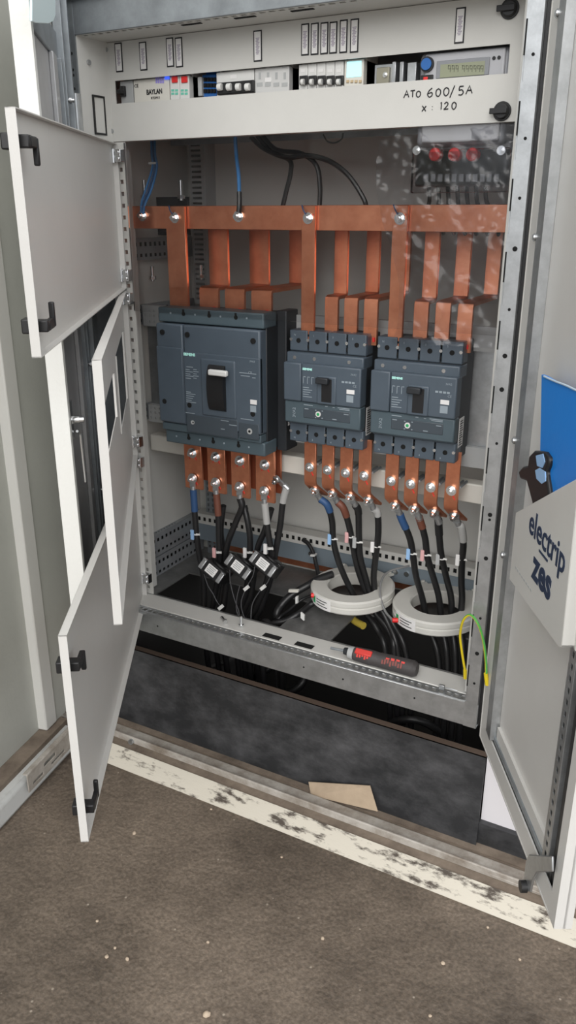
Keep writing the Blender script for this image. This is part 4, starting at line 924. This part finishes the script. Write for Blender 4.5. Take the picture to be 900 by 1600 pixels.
swire([(399, 880, .12), (395, 900, .12), (385, 918, .12), (377, 940, .12), (380, 960, .12), (388, 975, .11)], .0014, 'thin dark wire curving down from the right clamp', dgr, (385, 919, .116))
swire([(424, 895, .13), (418, 910, .13), (405, 925, .12), (394, 945, .12), (392, 970, .11)], .0014, 'thin dark wire looping right then down below the right clamp', dgr, (411, 918, .12))
# ---- cables lying on the floor plate
def fcable(pts, r, label, extra=None):
    t = thing('floor_cable', P_(pts[-1]), label, 'cable', 'cables on the floor plate'); m = MB(); m.tube([P_(p) for p in pts], r, 12); m.build('jacket', rubber, t)
    for (p, d, mt, nm) in extra or ():
        q = at(*p); m = MB(); m.obox(q, X*d[0]+Z*d[3], Y*d[1], Z*d[2]); m.build(nm, mt, t, bevel=.0008)
fcable([(473, 843, .37), (482, 850, .365), (490, 865, .355), (494, 882, .34), (498, 900, .32)], .0055, 'black cable dropping from the back rail to the left ring', [((490, 867, .35), (.007, .008, .0025, .001), whitep, 'cable_tie')])
fcable([(520, 897, .27), (497, 905, .26), (480, 915, .25), (455, 930, .22), (440, 945, .20), (432, 962, .18), (.28, .20, -.08), (.27, .22, -.4)], .0095, 'thick black cable from the left ring into the left floor opening', [((459, 923, .21), (.014, .004, .004, .003), offw, 'marker_tag'), ((464, 937, .2), (.003, .004, .010, .001), whitep, 'cable_tie')])
fcable([(500, 935, .22), (485, 945, .21), (465, 960, .17), (445, 970, .15), (425, 975, .14), (.25, .15, -.06), (.25, .17, -.4)], .0075, 'black cable in front of the thick one, into the left floor opening', [((473, 963, .15), (.005, .003, .008, -.003), whitep, 'marker_tag')])
fcable([(488, 930, .25), (470, 938, .24), (450, 955, .20), (436, 966, .16), (.28, .17, -.06), (.27, .19, -.4)], .0038, 'thin black cable between the two thicker floor cables')
m = MB(); m.tube([at(543, 952, .26), at(552, 968, .24), at(568, 978, .22)], .0095, 12); tag(m.build('taped_cable_end', mat('yellow_tape', (.50, .38, .06), .5), None), 'cable wrapped in yellow tape below the left white ring', 'cable')
m = MB(); m.tube([at(640, 884, .33), at(610, 892, .30), at(597, 905, .27), at(594, 930, .235), at(602, 955, .22), at(613, 968, .2)], .0028, 8); tag(m.build('signal_lead', mat('grey_lead', (.20, .20, .20), .5), None), 'thin grey lead looping between the two white rings', 'wire')
for u, v, y, lab in ((486, 930, .19, 'left'), (613, 969, .195, 'right')):
    p = at(u, v, y); m = MB(); m.cyl(p, p+V((.012, .006, 0)), .006, n=12); tag(m.build('connector', red, None), 'small red connector at the edge of the %s white ring' % lab, 'connector')
# cables seen in the dark pit under the cabinet
for pts, r, lab in (([(225, 1010, .30), (262, 1040, .28), (300, 1048, .27), (350, 1035, .27), (390, 1015, .30)], .007, 'grey'), ([(360, 1085, .30), (395, 1060, .26), (420, 1045, .27), (430, 1030, .3)], .010, 'black left-hand'), ([(420, 1110, .28), (440, 1090, .24), (470, 1070, .26), (480, 1040, .3)], .012, 'black middle'), ([(585, 1150, .24), (610, 1130, .2), (650, 1125, .2), (690, 1145, .24), (700, 1170, .26)], .010, 'black right-hand')):
    m = MB(); m.tube([at(*p) for p in pts], r, 10); tag(m.build('pit_cable', rubber if lab != 'grey' else mat('grey_lead', (.2, .2, .2), .5), None), '%s cable loop in the dark gap under the sill' % lab, 'cable', 'cables under the cabinet')

# ---- things on the sill
t = thing('cordless_screwdriver', atz(600, 1035, .001), 'dark cordless screwdriver with red switch lying on the sill', 'screwdriver')
rr = .0185; A = atz(548, 1019, .020); B = atz(652, 1046, .020); A.z = B.z = rr+.0008; ax = (B-A).normalized(); sd_ = ax.cross(Z).normalized(); 
m = MB(); L_ = (B-A).length
m.cyl(A, A+ax*.012, .012, rr*.86, n=24); m.cyl(A+ax*.012, A+ax*L_*.30, rr*.86, rr*.95, n=24); m.cyl(A+ax*L_*.30, A+ax*L_*.45, rr*.95, rr*.88, n=24); m.cyl(A+ax*L_*.45, A+ax*L_*.95, rr*.92, rr, n=24); m.cyl(A+ax*L_*.95, B, rr, rr*.75, n=24)
m.build('body', handle_grey, t)
m = MB(); m.cyl(A-ax*.004, A+ax*.010, .0135, .0150, n=24); m.build('collar', greyp, t)
m = MB(); m.cyl(A-ax*.016, A-ax*.003, .008, .010, n=18); m.build('chuck', mccbd, t)
m = MB(); m.cyl(A-ax*.050+Z*(-.002), A-ax*.014, .0032, n=6, smooth=False); m.build('bit', zincd, t)
fr = (-sd_ if sd_.y > 0 else sd_); nu = (fr*.55+Z*.83).normalized()
m = MB(); m.obox(A+ax*L_*.22+nu*(rr*.90), ax*.020, nu.cross(ax)*.007, nu*.003); m.build('switch', toolred, t, bevel=.002)
n2 = (fr*.86+Z*.5).normalized(); s2 = n2.cross(ax).normalized()
def redmarks(c0, w, h, cnt, mt=toolred):
    m = MB()
    for i in range(cnt): m.obox(c0+ax*(w*(i+.5)/cnt-w/2)+s2*(h*.15*((i*7) % 3-1)), ax*(w/cnt*.33), s2*(h*.35+h*.1*(i % 2)), n2*.0009)
    return m
redmarks(A+ax*L_*.22+n2*(rr*.93), .030, .012, 5).build('red_print', toolred, t)
redmarks(A+ax*L_*.66+n2*(rr*.97), .050, .013, 8, toolred).build('red_print', mat('faded_red_print', (.22, .06, .05), .6), t)
redmarks(A+ax*L_*.70+nu*(rr*.985), .048, .006, 4).build('red_print', toolred, t)
p = atz(377, 979, .0012)
m = MB(); m.hexn(p, p+Z*.006, .007); m.cyl(p+Z*.006, p+Z*.030, .0042, n=12); tag(m.build('sill_bolt', chrome, None), 'bright bolt standing upright on the cream sill', 'bolt')
p = atz(349, 968, .006); e = V((.8, -.6, 0)).normalized()
m = MB(); m.cyl(p-e*.012, p+e*.010, .0042, n=12); m.hexn(p+e*.008, p+e*.015, .0062); tag(m.build('sill_bolt', chrome, None), 'bright bolt lying on its side on the cream sill', 'bolt')
p = atz(690, 1077, .001); m = MB(); m.box(p.x-.006, p.x+.006, p.y-.003, p.y+.003, .0006, .012); m.box(p.x+.006, p.x+.035, p.y-.001, p.y+.001, .006, .009); tag(m.build('wire_clip', zinc, None, bevel=.001), 'small bent metal clip at the right end of the sill', 'clip')
# earth lead
t = thing('earth_lead', at(727, 1058, .03), 'yellow and green earth lead looping from the sill to the right outer door', 'earth lead')
m = MB(); m.tube([at(727, 1050, .03), at(722, 1020, .02), at(719, 992, .01), at(724, 969, -.01), at(735, 961, -.02), at(747, 975, -.03), at(755, 1000, -.025), at(759, 1030, -.02), at(760, 1058, -.02)], .0026, 8, halves=(1, 0)); m.build('jacket', [yellow, greeni], t)
for a_, b_ in (((727, 1046, .03), (727, 1060, .032)), ((759, 1052, -.02), (761, 1070, -.018))):
    m = MB(); m.tube([at(*a_), at(*b_)], .0042, 10, 1); m.build('crimp_sleeve', yellow, t)

# ================================================================== DOCUMENT POCKET ON THE RIGHT DOOR
def dpt(u, v, o): 
    P = HR+nR*o; return atp(u, v, P, nR)
oP = .022
t = thing('document_pocket', dpt(840, 1010, oP), 'cream sheet metal document pocket with cut-out lettering, fixed to the right outer door', 'document pocket')
poly = [dpt(806, 801, oP), dpt(905, 746, oP), dpt(877, 1009, oP), dpt(873, 1011, oP), dpt(796, 905, oP)]
def sdz(p): q = V(p)-HR; return q.dot(dR), p.z
s_max = .46
pp = [sdz(p) for p in poly]
def dp(s, o, z): return HR+dR*s+nR*o+Z*z
sr_ = min(s_max, pp[1][0]); 
m = MB(); m.prism(poly, -nR*.002); m.build('front', cream, t, bevel=.0006, seg=1)
m = MB()
for (sa, za), (sb_, zb_) in (((pp[1]), (pp[2])), ((pp[4]), (pp[0])), ((pp[3]), (pp[4]))):
    m.prism([dp(sa, oP-.0005, za), dp(sb_, oP-.0005, zb_), dp(sb_, .0, zb_), dp(sa, .0, za)], (dp(.001, 0, .001)-HR) if abs(sa-sb_) < .05 else Z*.001)
m.build('pocket_fold', cream, t)
m = MB(); sa = pp[1][0]; m.prism([dp(sa, .002, pp[1][1]+.01), dp(sa+.022, .002, pp[1][1]+.02), dp(sa+.022, .002, pp[2][1]-.005), dp(sa, .002, pp[2][1])], nR*.002); m.build('pocket_tab', cream, t)
m = MB(); q = dp(sa+.010, .004, pp[2][1]+.012); m.cyl(q, q+nR*.004, .006, n=14); m.build('rivet', zinc, t)
a = dpt(827, 833, oP); b = dpt(881, 884, oP)
sa_, za_ = sdz(dpt(826, 828, oP)); sb2, _ = sdz(dpt(881, 884, oP)); wid = sb2-sa_
text('lettering', 'electrip', .058, dp(sa_, oP+.0004, za_-.001), dR, Z, navy, t, bold=.0008, sx=wid/.172)
sz, zz = sdz(dpt(833, 880, oP)); sz2, _ = sdz(dpt(860, 925, oP))
text('lettering', 'zes', .070, dp(sz+.002, oP+.0004, zz-.021), dR, Z, navy, t, bold=.0022, sx=(sz2-sz)/.090)
m = MB(); s1, z1_ = sdz(dpt(843, 858, oP)); s2_, _ = sdz(dpt(856, 876, oP)); m.obox(dp((s1+s2_)/2, oP, z1_-.002), dR*((s2_-s1)/2), nR*.0010, Z*.0018); m.build('rule', navy, t)
m = MB(); s1, z1_ = sdz(dpt(806, 890, oP))
for i in range(8): m.obox(dp(s1+.012*i, oP, z1_+.003), dR*.004, nR*.0003, Z*.002)
m.build('faint_print', greyp, t)
# blue folder standing in the pocket
oF = .009; m = MB()
fp = [dpt(846, 585, oF), dpt(853, 588, oF), dpt(868, 597, oF), dpt(884, 603, oF), dpt(903, 612, oF), dpt(903, 780, oF), dpt(842, 800, oF)]
m.prism(fp, -nR*.006); t = tag(m.build('folder', folder, None, bevel=.001), 'bright blue plastic folder standing in the document pocket', 'folder')
m = MB(); e0 = [dpt(850, 588, oF+.001), dpt(868, 596, oF+.001), dpt(884, 602, oF+.001), dpt(903, 611, oF+.001)]; m.tube(e0, .0016, 6); m.build('folded_rim', mat('pale_blue_edge', (.55, .68, .80), .4), t)
# spare handle
oH = .016
t = thing('door_handle', dpt(832, 775, oH), 'black swing handle with pale blue film patches, tucked into the document pocket', 'handle')
m = MB(); m.prism([dpt(*q, oH) for q in ((826, 712), (834, 704), (850, 706), (857, 716), (856, 727), (852, 738), (858, 775), (832, 790), (822, 752), (812, 748), (809, 737), (816, 729), (824, 727))], -nR*.018); m.build('body', black, t, bevel=.004, seg=3)
m = MB(); m.prism([dpt(*q, oH+.001) for q in ((837, 712), (848, 709), (851, 722), (847, 731), (839, 728))], -nR*.002); m.build('film_patch', bluet, t)
m = MB(); m.prism([dpt(*q, oH+.001) for q in ((836, 735), (843, 731), (851, 737), (852, 752), (846, 756), (838, 748))], -nR*.002); m.build('film_patch', bluet, t)

# ================================================================== PLINTH, KERB, GROUND
t = thing('plinth_plate', (.37, .05, GZ+.037), 'scuffed black sheet metal plinth plate below the sill', 'plate')
m = MB(); m.prism([(-.26, .020, GZ+.037), (.878, .020, GZ+.037), (.876, .040, -.152), (-.26, .040, -.152)], (0, .004, 0)); pl = m.build('sheet', scuff_m, t)
m = MB(); m.box(-.26, .876, .040, .062, -.156, -.152); m.build('top_return', mat('rusty_edge', (.12, .085, .065), .7), t)
m = MB()
for u, v in ((219, 1045), (736, 1197), (575, 1204), (216, 1115), (540, 1212)):
    p = at(u, v, .034); m.cyl((p.x, .050, p.z), (p.x, .022+.02*(p.z-GZ)/.26-.0008, p.z), .004, n=12)
m.build('screw_hole', hole, pl)
m = MB(); m.box(-.5, 1.6, -.052, -.008, GZ+.034, GZ+.0405); m.box(-.5, 1.6, -.052, -.046, GZ+.034, GZ+.052); tag(m.build('base_rail', bar_m, None, bevel=.002), 'long dusty zinc rail lying along the kerb below the black plate', 'rail')
p = atz(206, 1160, GZ+.036); m = MB(); m.hexn((p.x, -.060, GZ+.040), (p.x, -.052, GZ+.040), .008); tag(m.build('anchor_bolt', zinc, None), 'small anchor bolt head on the front of the dusty rail, at left', 'bolt')
cp = [V((.455, -.002, GZ+.0385)), V((.615, -.012, GZ+.0385)), V((.602, .020, GZ+.075)), V((.448, .012, GZ+.060))]
cp = [at(486, 1243, -.006), at(590, 1268, -.006), at(578, 1228, .014), at(482, 1222, .014)]
m = MB(); m.prism([cp[0], cp[1], cp[2]], (.0, .002, .0)); m.prism([cp[0], cp[2], cp[3]], (.0, .002, .0)); tag(m.build('cardboard_scrap', card, None), 'torn brown cardboard scrap leaning on the black plate', 'cardboard')
random.seed(3)
pebs = [(210, 1303, .0065), (180, 1482, .004), (167, 1496, .005), (199, 1500, .006), (323, 1587, .009), (692, 1506, .005), (504, 1467, .0045), (325, 1473, .004), (152, 1440, .004), (330, 1205+60, .004), (672, 1588, .004), (440, 1340, .0035), (762, 1450, .004), (812, 1500, .0035)]
for k, (u, v, r) in enumerate(pebs):
    r *= .8; c = atz(u, v, GZ); m = MB(); vs = []; n = 10; mm = 6
    s = V((1, .75+random.random()*.4, .7)); an = random.random()*3
    for j in range(mm+1):
        ph = PI*j/mm
        for i in range(n):
            th = 2*PI*i/n; d_ = V((math.sin(ph)*math.cos(th), math.sin(ph)*math.sin(th), math.cos(ph))); q = d_*(r*(1+.3*noise.noise(d_*1.7+V((k, 0, 0)))))
            q = V((q.x*s.x, q.y*s.y, q.z*s.z)); vs.append(c+V((q.x*math.cos(an)-q.y*math.sin(an), q.x*math.sin(an)+q.y*math.cos(an), q.z+r*.5)))
    fs = [(j*n+i, (j+1)*n+i, (j+1)*n+(i+1) % n, j*n+(i+1) % n) for j in range(mm) for i in range(n)]
    m.add(vs, fs, True); tag(m.build('pebble', pebm, None), 'small pale stone lying on the wet brown ground', 'stone', 'pale stones on the ground')
# slotted zinc plate on the left sill
c = PW+dw*0; q0 = atp(42, 1222, PW+nw*.060, nw); q1 = atp(116, 1150, PW+nw*.060, nw)
L_ = (q1-q0); L_.z = 0; ln = L_.length; ez = L_.normalized()
m = MB(); q0.z = -.378
m.perf(q0, ez, Z, nw, ln+.08, .052, .003, [(.02, .028+.035, .010, .018), (.07, .12, .026, .036), (.10, .16, .010, .017)])
m.obox(q0+ez*(ln+.08)/2+Z*.052-nw*.004, ez*(ln+.08)/2, nw*.006, Z*.002)
tag(m.build('slotted_plate', bar_m, None, bevel=.001), 'slotted dusty zinc plate fixed on the white sill at left', 'plate')

# ================================================================== LIGHT
w = bpy.data.worlds.new('overcast'); bpy.context.scene.world = w; w.use_nodes = True
nt = w.node_tree; N = nt.nodes; L = nt.links; bg = N['Background']
tc = N.new('ShaderNodeTexCoord'); sp = N.new('ShaderNodeSeparateXYZ'); L.new(tc.outputs['Generated'], sp.inputs['Vector'])
rp = N.new('ShaderNodeValToRGB'); e = rp.color_ramp.elements
e[0].position = .44; e[0].color = (.24, .22, .20, 1); e[1].position = .56; e[1].color = (.86, .90, .95, 1)
e2 = rp.color_ramp.elements.new(.85); e2.color = (1.0, 1.0, 1.0, 1)
mr = N.new('ShaderNodeMapRange'); mr.inputs['From Min'].default_value = -1; mr.inputs['From Max'].default_value = 1
L.new(sp.outputs['Z'], mr.inputs['Value']); L.new(mr.outputs['Result'], rp.inputs['Fac']); L.new(rp.outputs['Color'], bg.inputs['Color'])
bg.inputs['Strength'].default_value = 1.0
sl_ = bpy.data.lights.new('sun', 'SUN'); sl_.energy = 1.2; sl_.angle = math.radians(50); sl_.color = (1, .97, .93)
so = bpy.data.objects.new('sun', sl_); C.objects.link(so); so.location = (2, -4, 4)
so.rotation_euler = V((-.3, .85, -.5)).to_track_quat('-Z', 'Y').to_euler()
vs = bpy.context.scene.view_settings
vs.view_transform = 'Standard'; vs.look = 'None'; vs.exposure = .65; vs.gamma = 1; vs.use_curve_mapping = False
